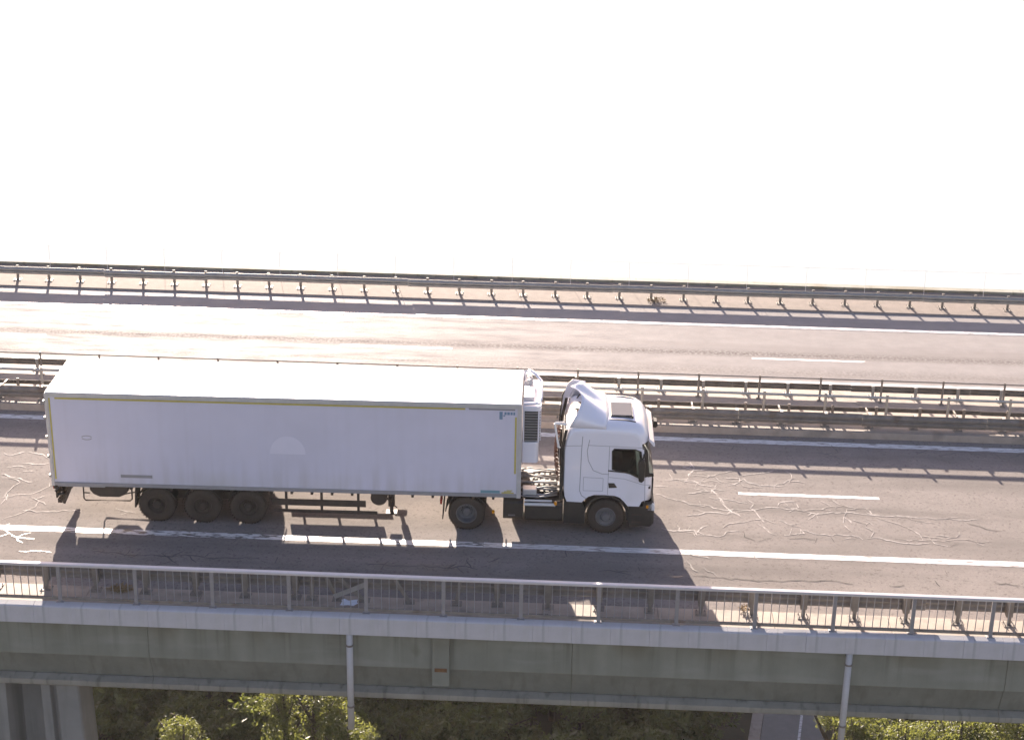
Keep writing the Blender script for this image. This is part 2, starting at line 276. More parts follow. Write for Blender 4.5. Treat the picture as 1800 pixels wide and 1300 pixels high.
CRACKS = [('s',[(18.29,2.68),(18.5,2.44),(18.9,2.47),(19.39,2.19),(20.12,2.19),(20.99,2.45),(21.77,2.32),(22.31,2.18),(23.17,2.31),(23.88,2.18),(24.71,2.18),(25.64,2.07),(26.99,2.11)]),
 ('s',[(18.36,1.67),(18.76,1.83),(19.1,1.98),(19.54,1.87),(19.78,2.04),(19.98,1.7)]),
 ('s',[(19.19,3.54),(19.36,3.02),(19.5,2.52),(19.72,2.03),(20.0,1.68)]),
 ('s',[(18.35,4.14),(18.7,4.1),(18.86,3.84),(19.32,3.75),(19.17,3.27),(19.38,3.29)]),
 ('s',[(18.39,5.11),(18.74,4.88),(19.16,5.0)]),
 ('s',[(20.26,2.9),(20.41,2.66),(20.28,2.33),(20.49,1.84),(20.62,1.42)]),
 ('s',[(20.37,1.4),(20.64,1.0),(20.91,0.63)]),
 ('s',[(21.06,1.64),(21.33,1.35),(21.62,1.44)]),
 ('s',[(18.21,0.8),(18.54,0.77),(18.6,0.48),(19.23,0.41),(19.58,0.79),(19.97,0.82)]),
 ('s',[(18.52,0.47),(18.7,0.84),(18.94,1.1)]),
 ('s',[(21.13,0.67),(21.72,0.82),(21.64,1.07),(22.15,0.76),(22.81,0.81),(23.29,0.73),(23.38,0.56)]),
 ('s',[(23.49,0.62),(23.89,0.71),(24.19,0.56),(24.71,0.42),(25.26,0.47)]),
 ('s',[(25.32,0.83),(25.42,0.48),(25.77,0.33)]),
 ('s',[(21.95,1.96),(22.08,2.16),(22.41,2.1)]),
 ('s',[(23.02,2.04),(23.18,1.56)]),
 ('s',[(23.55,1.84),(23.81,1.49)]),
 ('s',[(19.73,3.85),(20.1,4.15),(20.12,4.42),(20.38,4.1),(20.95,3.95),(21.43,4.12),(21.82,4.56)]),
 ('s',[(20.85,4.82),(21.23,5.06),(21.34,5.0)]),
 ('s',[(19.1,3.0),(19.66,2.85),(20.22,2.68)]),
 ('s',[(21.11,2.52),(21.31,2.86),(21.65,2.89)]),
 ('s',[(21.41,2.17),(21.73,2.51),(21.7,2.76)]),
 ('s',[(18.48,3.22),(19.07,3.39),(18.67,3.56)]),
 ('s',[(19.51,6.93),(19.93,6.81),(20.29,6.77)]),
 ('s',[(22.57,6.52),(23.03,6.41),(23.42,6.59),(23.39,6.88)]),
 ('s',[(25.97,6.73),(26.33,7.05)]),
 ('s',[(26.68,6.64),(27.13,6.83),(27.59,7.01),(27.84,6.74)]),
 ('s',[(28.42,6.93),(28.57,6.51),(28.97,6.69),(29.4,7.01)]),
 ('s',[(18.83,6.72),(19.12,6.57),(19.37,6.69)]),
 ('s',[(18.15,-0.5),(18.46,-0.81),(18.93,-0.95)]),
 ('s',[(19.98,-0.47),(20.26,-0.9)]),
 ('s',[(17.45,3.09),(17.64,3.05),(17.84,2.83),(18.13,2.71),(18.46,2.5),(18.95,2.35)]),
 ('s',[(17.48,3.63),(17.87,3.61)]),
 ('s',[(17.8,4.1),(18.19,4.18),(18.57,4.01),(19.05,4.05)]),
 ('s',[(18.42,5.12),(18.74,4.88),(19.1,5.02)]),
 ('s',[(17.34,1.62),(17.61,1.45),(17.5,1.31)]),
 ('s',[(17.59,0.82),(17.93,0.67),(18.34,0.75),(18.62,0.72),(18.85,0.48)]),
 ('s',[(18.36,1.7),(18.71,1.77),(18.93,1.93)]),
 ('s',[(18.06,1.04),(18.09,0.68),(18.49,0.63),(18.56,0.37)]),
 ('s',[(18.49,3.22),(18.79,3.34),(19.0,3.21)]),
 ('s',[(18.55,5.44),(18.75,5.04),(18.54,4.41)]),
 ('s',[(-2.07,3.65),(-1.42,3.64),(-1.27,3.77)]),
 ('s',[(-2.19,4.52),(-1.74,4.38),(-1.37,4.05)]),
 ('s',[(-1.9,3.09),(-1.48,3.09)]),
 ('s',[(-1.71,2.49),(-1.39,2.4)]),
 ('s',[(-1.1,0.5),(-0.52,0.45),(0.09,0.6),(0.62,0.54)]),
 ('s',[(-0.56,-1.25),(-0.23,-1.28)]),
 ('s',[(1.57,0.82),(1.84,0.69),(2.24,0.57)]),
 ('s',[(-2.46,3.33),(-2.21,3.46),(-1.89,3.38)]),
 ('s',[(-2.88,4.34),(-2.55,4.25),(-2.28,4.51)]),
 ('s',[(-2.51,2.87),(-2.16,2.68),(-1.71,2.49)]),
 ('s',[(-1.45,-0.51),(-1.03,-0.96),(-0.65,-1.39),(-0.48,-1.5)]),
 ('s',[(-0.92,-1.12),(-0.23,-1.24)]),
 ('s',[(-0.43,-2.01),(0.09,-1.97),(0.48,-2.01)]),
 ('s',[(1.6,-1.88),(2.01,-1.93),(2.33,-1.9),(2.78,-2.01),(3.52,-1.98),(3.88,-2.01),(4.36,-1.89),(4.8,-1.99),(5.43,-1.94),(6.28,-1.91)]),
 ('s',[(2.76,-2.15),(2.96,-1.85)]),
 ('s',[(3.54,-1.81),(3.81,-2.07),(4.12,-2.4)]),
 ('s',[(4.36,-1.91),(4.63,-2.28)]),
 ('s',[(4.79,-1.94),(5.03,-1.66)]),
 ('s',[(4.21,-1.81),(4.36,-1.67)]),
 ('s',[(6.8,-2.17),(6.82,-1.81)]),
 ('s',[(3.84,-1.04),(3.97,-0.86)]),
 ('s',[(5.42,-1.03),(5.5,-0.79)]),
 ('s',[(9.26,-2.0),(9.79,-1.99),(10.22,-2.05),(10.74,-2.01),(11.49,-2.08),(11.9,-1.94),(12.43,-2.09)]),
 ('s',[(9.79,-2.21),(9.92,-1.79)]),
 ('s',[(11.49,-2.14),(11.83,-1.78)]),
 ('s',[(11.85,-2.0),(12.06,-2.33)]),
 ('s',[(12.72,-1.65),(13.0,-1.35)]),
 ('s',[(15.76,-1.94),(16.05,-1.84),(16.31,-1.93),(16.65,-1.87)]),
 ('s',[(16.87,-1.59),(17.12,-2.03),(17.28,-1.8)]),
 ('s',[(14.82,-0.76),(14.88,-1.15)]),
 ('s',[(17.77,-2.09),(18.09,-2.04)]),
 ('s',[(16.48,-0.91),(16.59,-0.98)]),
 ('c',[(18.35,-1.99),(19.02,-2.04),(19.75,-2.1),(20.16,-2.17),(21.0,-2.05),(21.89,-1.99),(22.35,-2.0),(22.75,-2.13)]),
 ('c',[(25.03,-1.74),(25.12,-2.11)]),
 ('c',[(26.68,-1.78),(27.34,-1.84)]),
 ('c',[(23.72,-2.17),(24.15,-2.08)]),
 ('c',[(25.42,-1.17),(25.44,-1.39)]),
 ('s',[(18.23,-1.17),(18.52,-1.76)]),
 ('s',[(18.69,-1.47),(19.03,-1.99)]),
 ('c',[(20.35,0.2),(20.59,0.39),(20.76,0.47)]),
 ('c',[(21.98,0.27),(22.07,0.57)]),
 ('c',[(25.82,0.28),(26.13,0.54)]),
 ('c',[(22.46,0.66),(22.53,0.31)]),
 ('c',[(21.24,0.45),(21.69,0.54),(22.0,0.45)]),
 ('c',[(26.6,1.83),(27.09,1.51),(27.51,1.42)]),
 ('c',[(19.97,0.82),(19.97,0.46),(20.25,0.25)])]
# ------------------------------------------------------------------ ground far below, valley road
def terrain(x, y):
    z = -40+0.5*math.sin(x*0.13+1)+0.4*math.sin(y*0.17+x*0.05)
    shade_ridge = -22.2+0.7*math.sin(x*0.11)+0.5*math.sin(x*0.31+2)  # unseen rise added behind the wood to keep low sun off the valley
    if y > 60:
        t = min(1, (y-60)/20.0); t = t*t*(3-2*t); z = z*(1-t)+shade_ridge*t
    if y > 82: z -= (y-82)*0.62
    return z
mb = MB(); nx, ny = 60, 64
xs = [-170+i*380/nx for i in range(nx+1)]; ys = [-170+j*300/ny for j in range(ny+1)]
xs[0], xs[1], xs[-2], xs[-1] = -2500, -500, 500, 2500; ys[0], ys[1] = -2500, -500
mb.v = [(x, y, terrain(x, y)) for y in ys for x in xs]
mb.f = [(j*(nx+1)+i, j*(nx+1)+i+1, (j+1)*(nx+1)+i+1, (j+1)*(nx+1)+i) for j in range(ny) for i in range(nx)]
struct('ground', mb, groundm, 'dark wooded valley floor far below the viaduct', smooth=True)
def vx(y): return 27.3+0.17*(y-50.5)
mb = MB(); ml = MB(); mk = MB()
yy = [-10+i*2 for i in range(38)]
for i, y in enumerate(yy):
    z = max(terrain(vx(y)+d, y) for d in (0, 2, 4))+0.25
    mb.v += [(vx(y), y, z), (vx(y)+4.1, y, z)]; ml.v += [(vx(y)+2.38, y, z+.01), (vx(y)+2.55, y, z+.01)]
    mk.v += [(vx(y)-.75, y, z+.12), (vx(y)-.02, y, z+.12), (vx(y)-.02, y, z-.8), (vx(y)-.75, y, z-.8)]
    if i:
        for q in (mb, ml): q.f.append((2*i-2, 2*i-1, 2*i+1, 2*i))
        for a, b in ((0, 1), (1, 2), (2, 3), (3, 0)): mk.f.append((4*i-4+a, 4*i-4+b, 4*i+b, 4*i+a))
vr = struct('valley_road', mb, vroad, 'narrow grey road running under the viaduct')
ml.build('centre_line', paint, vr); mk.build('kerb', kerbm, vr)

# ------------------------------------------------------------------ viaduct
via = thing('viaduct', 'concrete motorway viaduct carrying both carriageways', 'viaduct', (5, 8, -40))
MB().box(XA, XB, -4.86, 22.7, -0.40, -0.008).build('deck_slab', concrete, via)
# box girder in segments with open joints
gj = [-18.9, -7.56, 3.77, 15.11, 26.52, 37.9, 49.2]
prof_up = [(-4.60, -0.46), (-4.60, -1.68), (8.5, -1.68), (8.5, -0.46)]
prof_lo = [(-4.56, -1.685), (-4.27, -2.46), (8.3, -2.46), (8.5, -1.685)]
prof_fl = [(-4.30, -2.465), (-4.50, -2.55), (-4.50, -2.70), (-4.44, -2.75), (8.3, -2.75), (8.3, -2.465)]
for a, b in zip(gj, gj[1:]):
    MB().prism(prof_up, a+.004, b-.004).build('girder_web', concrete, via, bevel=.012)
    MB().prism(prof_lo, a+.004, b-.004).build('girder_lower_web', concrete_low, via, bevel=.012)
    MB().prism(prof_fl, a+.004, b-.004).build('bottom_flange', flangem, via, bevel=.012)
MB().prism([(-5.02, -0.405), (-5.02, -0.45), (-4.62, -0.455), (9, -0.455), (9, -0.405)], XA, XB).build('slab_soffit', concrete, via)
# far girder, only its top would ever show
MB().prism([(11.5, -.405), (11.5, -2.6), (22, -2.6), (22, -.405)], XA, XB).build('far_girder', concrete, via)
# precast fascia panels, one metre each
fp = MB().prism([(-4.88, 0.115), (-5.08, 0.085), (-5.12, 0.06), (-5.12, -0.42), (-5.06, -0.425), (-5.03, -0.40), (-4.88, -0.40)], 0, 1.008).mesh('fascia_panel', fasc)
rnd = random.Random(5)
for i in range(int((XB-XA)/1.012)):
    o = link('fascia_panel', fp, via, bevel=.004); o.location = (-0.1-16*1.012+i*1.012, rnd.uniform(-.002, .002), rnd.uniform(-.0015, .0015))
# kerb / walkway beside the near guardrail
kj = [XA+i*3.03 for i in range(21)]
for a, b in zip(kj, kj[1:]):
    MB().prism([(-3.95, -.006), (-3.98, .10), (-4.875, .105), (-4.875, -.006)], a+.004, b-.004).build('kerb_slab', kerbm, via, bevel=.012)
MB().prism([(7.72, -.006), (7.75, .22), (11.58, .22), (11.67, -.006)], XA, XB).build('median_slab', kerbm, via)
MB().prism([(19.75, -.006), (19.8, .06), (22.35, .06), (22.35, -.006)], XA, XB).build('far_walkway', walkm, via)
MB().box(XA, XB, 22.36, 22.7, -.3, .16).build('far_edge_beam', concrete, via)
# fluted pier
cross = [(-1.45,-4.15),(-1.05,-4.15),(-.98,-3.98),(-.84,-3.98),(-.78,-4.12),(-.42,-4.12),(-.26,-3.3),(.48,-3.3),(.55,-4.12),(.80,-4.12),(.85,-3.95),(.95,-3.95),(1.0,-4.17),(1.58,-4.17),(1.62,-4.1),(1.62,-3.0),(-1.5,-3.0),(-1.5,-4.1)]
vs = []; n = len(cross)
for z, k in ((-2.755, 1.0), (-12, 1.16), (-25, 1.45), (-41.5, 1.9)):
    vs += [((x-.06)*k+.06, (y+4.15)*(1+(k-1)*.4)-4.15-(k-1)*.6, z) for x, y in cross]
fs = [tuple(range(n)), tuple(range(4*n-1, 3*n-1, -1))]
for l in range(3): fs += [(l*n+i, (l+1)*n+i, (l+1)*n+(i+1) % n, l*n+(i+1) % n) for i in range(n)]
MB().add(vs, fs).build('pier', pierm, via, bevel=.02)
# drain pipes with clamps and the square downpipe bracket
for X, zb in ((9.25, -3.34), (22.31, -3.9), (-3.8, -3.4), (35.4, -3.6)):
    p = MB().tube([(X, -5.03, -.43), (X, -5.03, zb)], .088, 14).build('drain_pipe', pipem, via, smooth=True)
    c = MB(); 
    for z in (-.75, -2.62): c.tube([(X, -5.03, z), (X, -5.03, z-.05)], .104, 14).box(X-.03, X+.03, -4.95, -4.5, z-.05, z)
    c.build('clamp', galv_dark, p)
pil = MB().box(11.40, 11.86, -4.76, -4.58, -2.10, -.46).build('downpipe_casing', concrete, via, bevel=.015)
MB().box(11.47, 11.80, -4.775, -4.765, -1.66, -1.55).build('rust_opening', rust, pil)

# ------------------------------------------------------------------ carriageways
near = struct('road', MB().add([(XA,-3.96,0),(XB,-3.96,0),(XB,7.74,0),(XA,7.74,0)], [(0,1,2,3)]), asphalt, 'cracked asphalt carriageway under the truck')
far = struct('road', MB().add([(XA,11.66,0),(XB,11.66,0),(XB,19.78,0),(XA,19.78,0)], [(0,1,2,3)]), asphalt2, 'empty far carriageway shining in the sun')
def strip(name, y0, y1, x0, x1, m, parent, wob=0.012, seed=1):
    r = random.Random(seed); mb = MB(); n = max(2, int((x1-x0)/.25))
    for i in range(n+1):
        x = x0+(x1-x0)*i/n; mb.v += [(x, y0+r.uniform(-wob, wob), .004), (x, y1+r.uniform(-wob, wob), .004)]
        if i: mb.f.append((2*i-2, 2*i, 2*i+1, 2*i-1))
    return mb.build(name, m, parent)
strip('edge_line', -.76, -.46, 12.5, XB, paint, near); strip('edge_line', -.76, -.46, XA, 12.49, paint_worn, near, seed=2)
strip('edge_line', 7.05, 7.36, XA, XB, paint, near)
for k in (-2, -1, 0, 1): strip('lane_dash', 3.24, 3.42, 20.0+15*k, 24.25+15*k, paint, near, .006)
strip('edge_line', 17.82, 18.10, XA, XB, paint, far); strip('edge_line', 12.35, 12.55, XA, XB, paint, far)
for k in (-2, -1, 0, 1): strip('lane_dash', 14.53, 14.68, 21.3+15*k, 25.4+15*k, paint, far, .005)
# crack sealing: bitumen poured over the cracks
def ribbon(mb, pts, w, z, r, jit):
    ps = []
    for a, b in zip(pts, pts[1:]):
        d = math.hypot(b[0]-a[0], b[1]-a[1]); n = max(1, int(d/.16)); 
        for i in range(n):
            t = i/n; e = 0 if i == 0 else 1
            ps.append((a[0]+(b[0]-a[0])*t+r.uniform(-jit, jit)*e, a[1]+(b[1]-a[1])*t+r.uniform(-jit, jit)*1.4*e))
    ps.append(pts[-1]); k = len(mb.v); n = len(ps)
    for i, p in enumerate(ps):
        a = ps[max(0, i-1)]; b = ps[min(n-1, i+1)]; dx, dy = b[0]-a[0], b[1]-a[1]; l = math.hypot(dx, dy) or 1
        ww = w*r.uniform(.55, 1.35)*(0.45 if i in (0, n-1) else 1); px, py = -dy/l*ww/2, dx/l*ww/2
        mb.v += [(p[0]+px, p[1]+py, z), (p[0]-px, p[1]-py, z)]
        if i: mb.f.append((k+2*i-2, k+2*i, k+2*i+1, k+2*i-1))
    return ps
rr = random.Random(11); zc = .006
q_ = random.Random(77)
for i in range(26):        # finer web of sealed cracks around the main ones ahead of the truck and behind it
    x, y = (q_.uniform(17.8, 25.5), q_.uniform(.6, 5.1)) if i < 20 else (q_.uniform(-4, -.3), q_.uniform(.5, 4.5)); a = q_.choice((q_.gauss(0, .35), q_.gauss(1.0, .4))); pl = [(x, y)]
    for k in range(q_.randint(3, 7)): a += q_.gauss(0, .55); x += .38*math.cos(a); y += .38*math.sin(a); pl.append((x, y))
    if all(3.7 < p[1] < 5.2 or -.3 < p[1] < 3.0 for p in pl): CRACKS.append(('f', pl))
for k, pts in CRACKS:
    mb = MB(); zc += .00004
    if k in 'sf':
        ps = ribbon(mb, pts, .045 if k == 's' else .026, zc, rr, .05)
        for p in ps[1:-1]:
            if rr.random() < .22:
                a = rr.uniform(0, 6.28); l = rr.uniform(.12, .6); q = (p[0]+l*math.cos(a), p[1]+l*math.sin(a))
                ribbon(mb, [p, q], .036, zc+.00001, rr, .04)
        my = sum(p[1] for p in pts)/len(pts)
        mb.build('crack_seal', seal_sunlit if -.9 < my < 5.3 else bitumen, near)  # light put into colour: pale in the sunlit lanes, dark in the shadow bands
    else:
        ribbon(mb, pts, .028, zc, rr, .04); mb.build('open_crack', crackm, near)

# ------------------------------------------------------------------ near railing
def railing(base, label, Y, x0, x1, off, hz, m, parent_z, posts_m, group, single):
    t = thing('bridge_railing', label, 'railing', base)
    hw = .075
    MB().prism([(Y-hw, hz-.065), (Y-hw, hz-.012), (Y-hw*.7, hz), (Y+hw*.7, hz+.006), (Y+hw, hz-.008), (Y+hw, hz-.065)], x0, x1).build('handrail', m, t)
    MB().box(x0, x1, Y-.02, Y+.02, parent_z+.06, parent_z+.14).build('bottom_rail', galv_dark, t)
    pm = MB().box(-.05, .05, -.03, .03, parent_z, hz-.066).box(-.10, .10, -.08, .08, parent_z, parent_z+.018).mesh('post', posts_m)
    n0 = math.ceil((x0-off)/2.026); n1 = math.floor((x1-off)/2.026)
    for i in range(n0, n1+1): link('post', pm, t, bevel=.008).location = (off+i*2.026, Y, 0)
    bmesh_ = MB().box(-.009, .009, -.009, .009, parent_z+.12, hz-.06); 
    if single:
        bme = bmesh_.mesh('baluster', postm); stuff = MB()
        for i in range(n0, n1):
            for j in range(1, 10):
                x = off+(i+j/10)*2.026
                if -5 < x < 32.5: link('baluster', bme, t).location = (x, Y, 0)
                else: stuff.box(x-.01, x+.01, Y-.01, Y+.01, parent_z+.12, hz-.06)
        tag(stuff.build('balusters_beyond', posts_m, t), kind='stuff')
    else:
        stuff = MB()
        for i in range(n0, n1):
            for j in range(1, 10):
                x = off+(i+j/10)*2.026; stuff.box(x-.009, x+.009, Y-.009, Y+.009, parent_z+.12, hz-.06)
        tag(stuff.build('balusters', posts_m, t), kind='stuff')
    return t
railing((15, -4.86, .1), 'pale flat-topped metal railing along the near edge of the viaduct', -4.86, XA, XB, 1.58, 1.235, railpaint, .106, postm, None, True)

# ------------------------------------------------------------------ guardrails
W2 = [(0,0),(0,.03),(.075,.075),(.075,.11),(0,.145),(0,.165),(.075,.20),(.075,.235),(0,.28),(0,.31)]
W3 = [(0,0),(0,.03),(.075,.07),(.075,.10),(0,.14),(0,.16),(.075,.20),(.075,.23),(0,.27),(0,.29),(.075,.33),(.075,.36),(0,.40),(0,.43)]
def wbeam(prof, Y, z0, h, side, x0, x1):
    """corrugated beam; side +1 bulges towards +y"""
    H = prof[-1][1]; a = [(Y+side*y, z0+z*h/H) for y, z in prof]; b = [(Y+side*(y-.007), z0+z*h/H) for y, z in prof][::-1]
    return MB().prism(a+b, x0, x1)
JR = random.Random(21)
def guardrail(base, label, postY, z0, pos, beams, post_h, m, pm_, plate=True, extra=None):
    t = thing('guardrail', label, 'guardrail', base)
    px = .05
    p = MB().box(-px, px, -.028, .028, z0+.018, post_h)
    pme = p.mesh('post', pm_)
    pl = MB().box(-.15, .15, -.14, .14, z0, z0+.018)
    for sx in (-.11, .11):
        for sy in (-.1, .1): pl.tube([(sx, sy, z0+.018), (sx, sy, z0+.06)], .016, 6)
    plm = pl.mesh('base_plate', pm_)
    for x in pos:
        o = link('post', pme, t, bevel=.006); o.location = (x, postY+JR.gauss(0, .008), 0); o.rotation_euler = (JR.gauss(0, .012), JR.gauss(0, .016), JR.gauss(0, .03))
        if plate: link('base_plate', plm, o)
        if extra:
            e = link('spacer', extra, o)
    for (prof, Y, zb, h, side) in beams:
        L = 4.035; me = wbeam(prof, Y, zb, h, side, 0, L-.004).mesh('beam', m)
        x = XA
        while x < XB-1:
            o = link('beam', me, t); o.location = (x, JR.gauss(0, .006), JR.gauss(0, .007)); o.rotation_euler = (0, JR.gauss(0, .0018), 0); x += L
    return t
ng = [1.01+1.342*i for i in range(-12, 33)]
sp_ = MB().prism([(-.02, .33), (-.02, .78), (.13, .78), (.16, .70), (.16, .46), (.13, .33)], -.085, .085).mesh('spacer', galv_dark)
g1 = guardrail((15, -4.2, .1), 'steel guardrail standing between the near railing and the truck lane', -4.2, .10, [x for x in ng if not (7.9 < x < 12.4)], [(W2, -4.03, .37, .40, 1)], .84, galv_dark, galv_dark, True, sp_)
for x, dx in ((8.15, .0), (8.85, -.35), (9.55, -.75), (10.75, -.42), (12.0, .1)):   # bent and doubled posts at the joint
    o = MB().bar((x, -4.2, .1), (x+dx, -4.14, .80), .10, .06).build('bent_post', galv_dark, g1, bevel=.006)
    MB().box(x-.15, x+.15, -4.34, -4.06, .101, .119).build('base_plate', galv_dark, o)
MB().bar((8.75, -4.27, .22), (9.6, -4.27, .62), .13, .02).build('loose_plate', galv, g1)
# median, near carriageway side: double-sided barrier on the raised median
gm = [18.83+1.44*i for i in range(-25, 20)]
capm = MB().box(-.05, .05, -.16, .03, .705, .72).mesh('cap', galv)
g2 = guardrail((15, 8.6, .22), 'double-sided steel guardrail along the median beside the truck lane', 8.22, .221, gm, [(W2, 8.14, .29, .41, -1), (W2, 9.10, .38, .15, 1)], .70, galv_dark, galv_dark, True, capm)
bp_ = MB().box(-.045, .045, -.025, .025, .222, .60).mesh('rear_post', galv_dark)
brc = MB().bar((.26, 8.34, .24), (.08, 8.22, .50), .05, .04).box(.14, .38, 8.26, 8.46, .2215, .24).mesh('brace', galv_dark)
tie = MB().bar((0, 8.25, .60), (.0, 9.08, .52), .05, .05).mesh('tie_bar', galv_dark)
for i, x in enumerate(gm):
    link('rear_post', bp_, g2).location = (x+.35, 9.05, 0)
    if i % 3 != 1: link('brace', brc, g2).location = (x+.1, 0, 0)
    if i % 2: link('tie_bar', tie, g2).location = (x, 0, 0)
# median, far carriageway side: seen from behind
g3 = guardrail((15, 10.8, .22), 'steel guardrail of the far carriageway seen from behind across the median', 10.80, .221, [0.6+1.44*i for i in range(-11, 31)], [(W2, 10.88, .36, .23, 1)], .62, galv_dark, galv, True, None)
# outer edge of far carriageway
fg = [-7.45+1.263*i for i in range(-6, 42)]
g4 = guardrail((15, 20.5, .06), 'steel guardrail along the outer edge of the far carriageway', 20.5, .06, fg, [(W2, 20.38, .33, .30, -1)], .66, galv, galv_dark, True, None)

# ------------------------------------------------------------------ median fences (posts, rails)
def fence(name, label, Y, z0, h, pos, rails, pr, m):
    t = thing(name, label, 'fence', (15, Y, z0))
    me = MB().tube([(0, Y, z0), (0, Y, h)], pr, 8).box(-.08, .08, Y-.08, Y+.08, z0, z0+.015).mesh('post', m)
    for x in pos: link('post', me, t).location = (x, 0, 0)
    for z, r in rails: MB().tube([(XA, Y, z), (XB, Y, z)], r, 8).build('rail', m, t)
    return t
fence('median_fence', 'thin post and rail fence nearest the far carriageway on the median', 10.30, .221, 1.08, [19.12+2.05*i for i in range(-17, 13)], [(1.02, .022)], .035, galv_dark)
fence('median_fence', 'stouter post and rail fence behind the truck lane guardrail on the median', 8.82, .221, 1.13, [19.18+2.012*i for i in range(-17, 13)], [(1.02, .045)], .045, galv)
wr = thing('wire_railing', 'thin pale wire railing on the far outer edge, almost lost against the white', 'railing', (15, 21.9, .06))
MB().tube([(XA, 21.9, 1.10), (XB, 21.9, 1.10)], .008, 6).build('top_wire', palerail, wr)
me = MB().tube([(0, 21.9, .06), (0, 21.9, 1.12)], .007, 6).mesh('post', palerail)
for i in range(-7, 22): link('post', me, wr).location = (-4.2+2.35*i, 0, 0)
# cable ducts / low rail behind the far guardrail

# ------------------------------------------------------------------ thin warm haze in the valley air
hz = MB().box(-2600, 2600, -2600, 160, -62, 26).mesh('haze', groundm)
hm = bpy.data.materials.new('haze'); hm.use_nodes = True; n = hm.node_tree; n.nodes.clear()
ho = n.nodes.new('ShaderNodeOutputMaterial'); pv = n.nodes.new('ShaderNodeVolumePrincipled')
pv.inputs['Color'].default_value = (1, .96, .92, 1); pv.inputs['Density'].default_value = 0.00009; pv.inputs['Anisotropy'].default_value = 0.35
n.links.new(pv.outputs[0], ho.inputs['Volume']); hz.materials.clear(); hz.materials.append(hm)
tag(link('haze', hz), 'thin warm backlit haze over the valley', None, None, 'stuff')
# ------------------------------------------------------------------ truck: semi-trailer and tractor, in the truck's own frame (x forward, y to the far side)
TF = Matrix.Rotation(0.01867, 4, 'Z')
LEN, WID, ZB, ZT = 13.5, 2.58, 1.10, 4.0
def wheel(parent, x, y0, r, width, rim_r, rm, side=-1, hub=True, dish=.10):
    """wheel whose outer face is at y0 and which goes inwards (side=-1: outer face towards -y)"""
    wobj = bpy.data.objects.new('wheel', None); C.objects.link(wobj); wobj.parent = parent; wobj.empty_display_size = .2
    wobj.matrix_parent_inverse = Matrix.Translation(-BASE[parent.name]); wobj.location = (x, y0, r)
    s = -side; sh = .045
    prof = [(rim_r, .03*s), (rim_r+.05, .0), (r-.07, -.0*s+.005*s), (r-.02, .025*s), (r, .06*s), (r, (width-.06)*s), (r-.02, (width-.025)*s), (rim_r, width*s)]
    t = MB().lathe_y(prof, 0, 0, 36).build('tyre', rubber, wobj, smooth=True)
    lug = MB()
    for j in range(36):
        a = 2*math.pi*j/36
        for k in range(4):
            c = (.05+.25*k)*width; da = .05*(k % 2)
            p = [(r*1.0, a+da-.05), (r+.008, a+da-.045), (r+.008, a+da+.045), (r, a+da+.05)]
            y1, y2 = c*s, (c+.18*width)*s
            vs = [(q*math.cos(b), y, q*math.sin(b)) for y in (y1, y2) for q, b in p]
            lug.add(vs, [(0,1,2,3),(7,6,5,4),(0,4,5,1),(1,5,6,2),(2,6,7,3)])
    lug.build('tread', rubber, wobj)
    rp = [(rim_r+.005, .02*s), (rim_r-.012, .015*s), (rim_r-.03, .05*s), (rim_r-.05, dish*s), (.17, (dish+.03)*s), (.13, (dish+.03)*s), (.12, (dish-.07)*s), (.08, (dish-.10)*s), (.0001, (dish-.10)*s)]
    rim = MB().lathe_y(rp, 0, 0, 32)
    for j in range(10):
        a = 2*math.pi*j/10; rim.tube([(.155*math.cos(a), (dish+.03)*s, .155*math.sin(a)), (.155*math.cos(a), (dish-.02)*s, .155*math.sin(a))], .016, 6)
    rim.build('rim', rm, wobj, smooth=False)
    return wobj
tr = thing('semi_trailer', 'long white refrigerated semi-trailer with dirty side and yellow edge tape', 'trailer', (6.75, 1.29, 0), TF)
box = MB().box(.04, LEN-.05, .012, WID-.012, ZB+.10, ZT-.03).build('box_body', white, tr, bevel=.02)
MB().box(.02, LEN-.02, .0, WID, ZT-.028, ZT+.004).build('roof', roofm, tr, bevel=.03, seg=3)
# roof has a shallow seam strip near the rear
MB().box(.35, .41, .14, WID-.14, ZT+.005, ZT+.02).build('roof_strip', alu, tr, bevel=.004)
MB().box(0.02, LEN-.03, -.006, .035, ZT-.145, ZT-.03).box(0.02, LEN-.03, WID-.035, WID+.006, ZT-.145, ZT-.03).build('top_rail', alu, tr, bevel=.006)
MB().box(0.02, LEN-.03, -.008, .06, ZB, ZB+.11).box(0.02, LEN-.03, WID-.06, WID+.008, ZB, ZB+.11).build('bottom_rail', greyp, tr, bevel=.006)
for x0, x1 in ((0.0, .10), (LEN-.13, LEN-.0)):
    for y0, y1 in ((-.010, .09), (WID-.09, WID+.010)): MB().box(x0, x1, y0, y1, ZB-.02, ZT-.032).build('corner_post', alu, tr, bevel=.02, seg=3)
MB().box(.30, 11.9, -.012, -.0065, ZT-.20, ZT-.15).build('tape', tape, tr)
MB().box(.115, .16, .004, .0105, ZB+.2, ZT-.17).build('tape', tape, tr); MB().box(LEN-.20, LEN-.15, .004, .0105, 1.85, 3.60).build('tape', tape, tr)
MB().box(12.0, LEN-.2, -.0125, -.0065, ZT-.19, ZT-.15).build('trim_strip', greyp, tr)
MB().box(2.02, 2.93, .002, .0105, 1.40, 1.49).build('vent_slot', greyp, tr)
MB().box(0.18, 1.55, -.03, .004, ZB-.02, ZB+.10).build('rear_skirt', greyp, tr, bevel=.01)
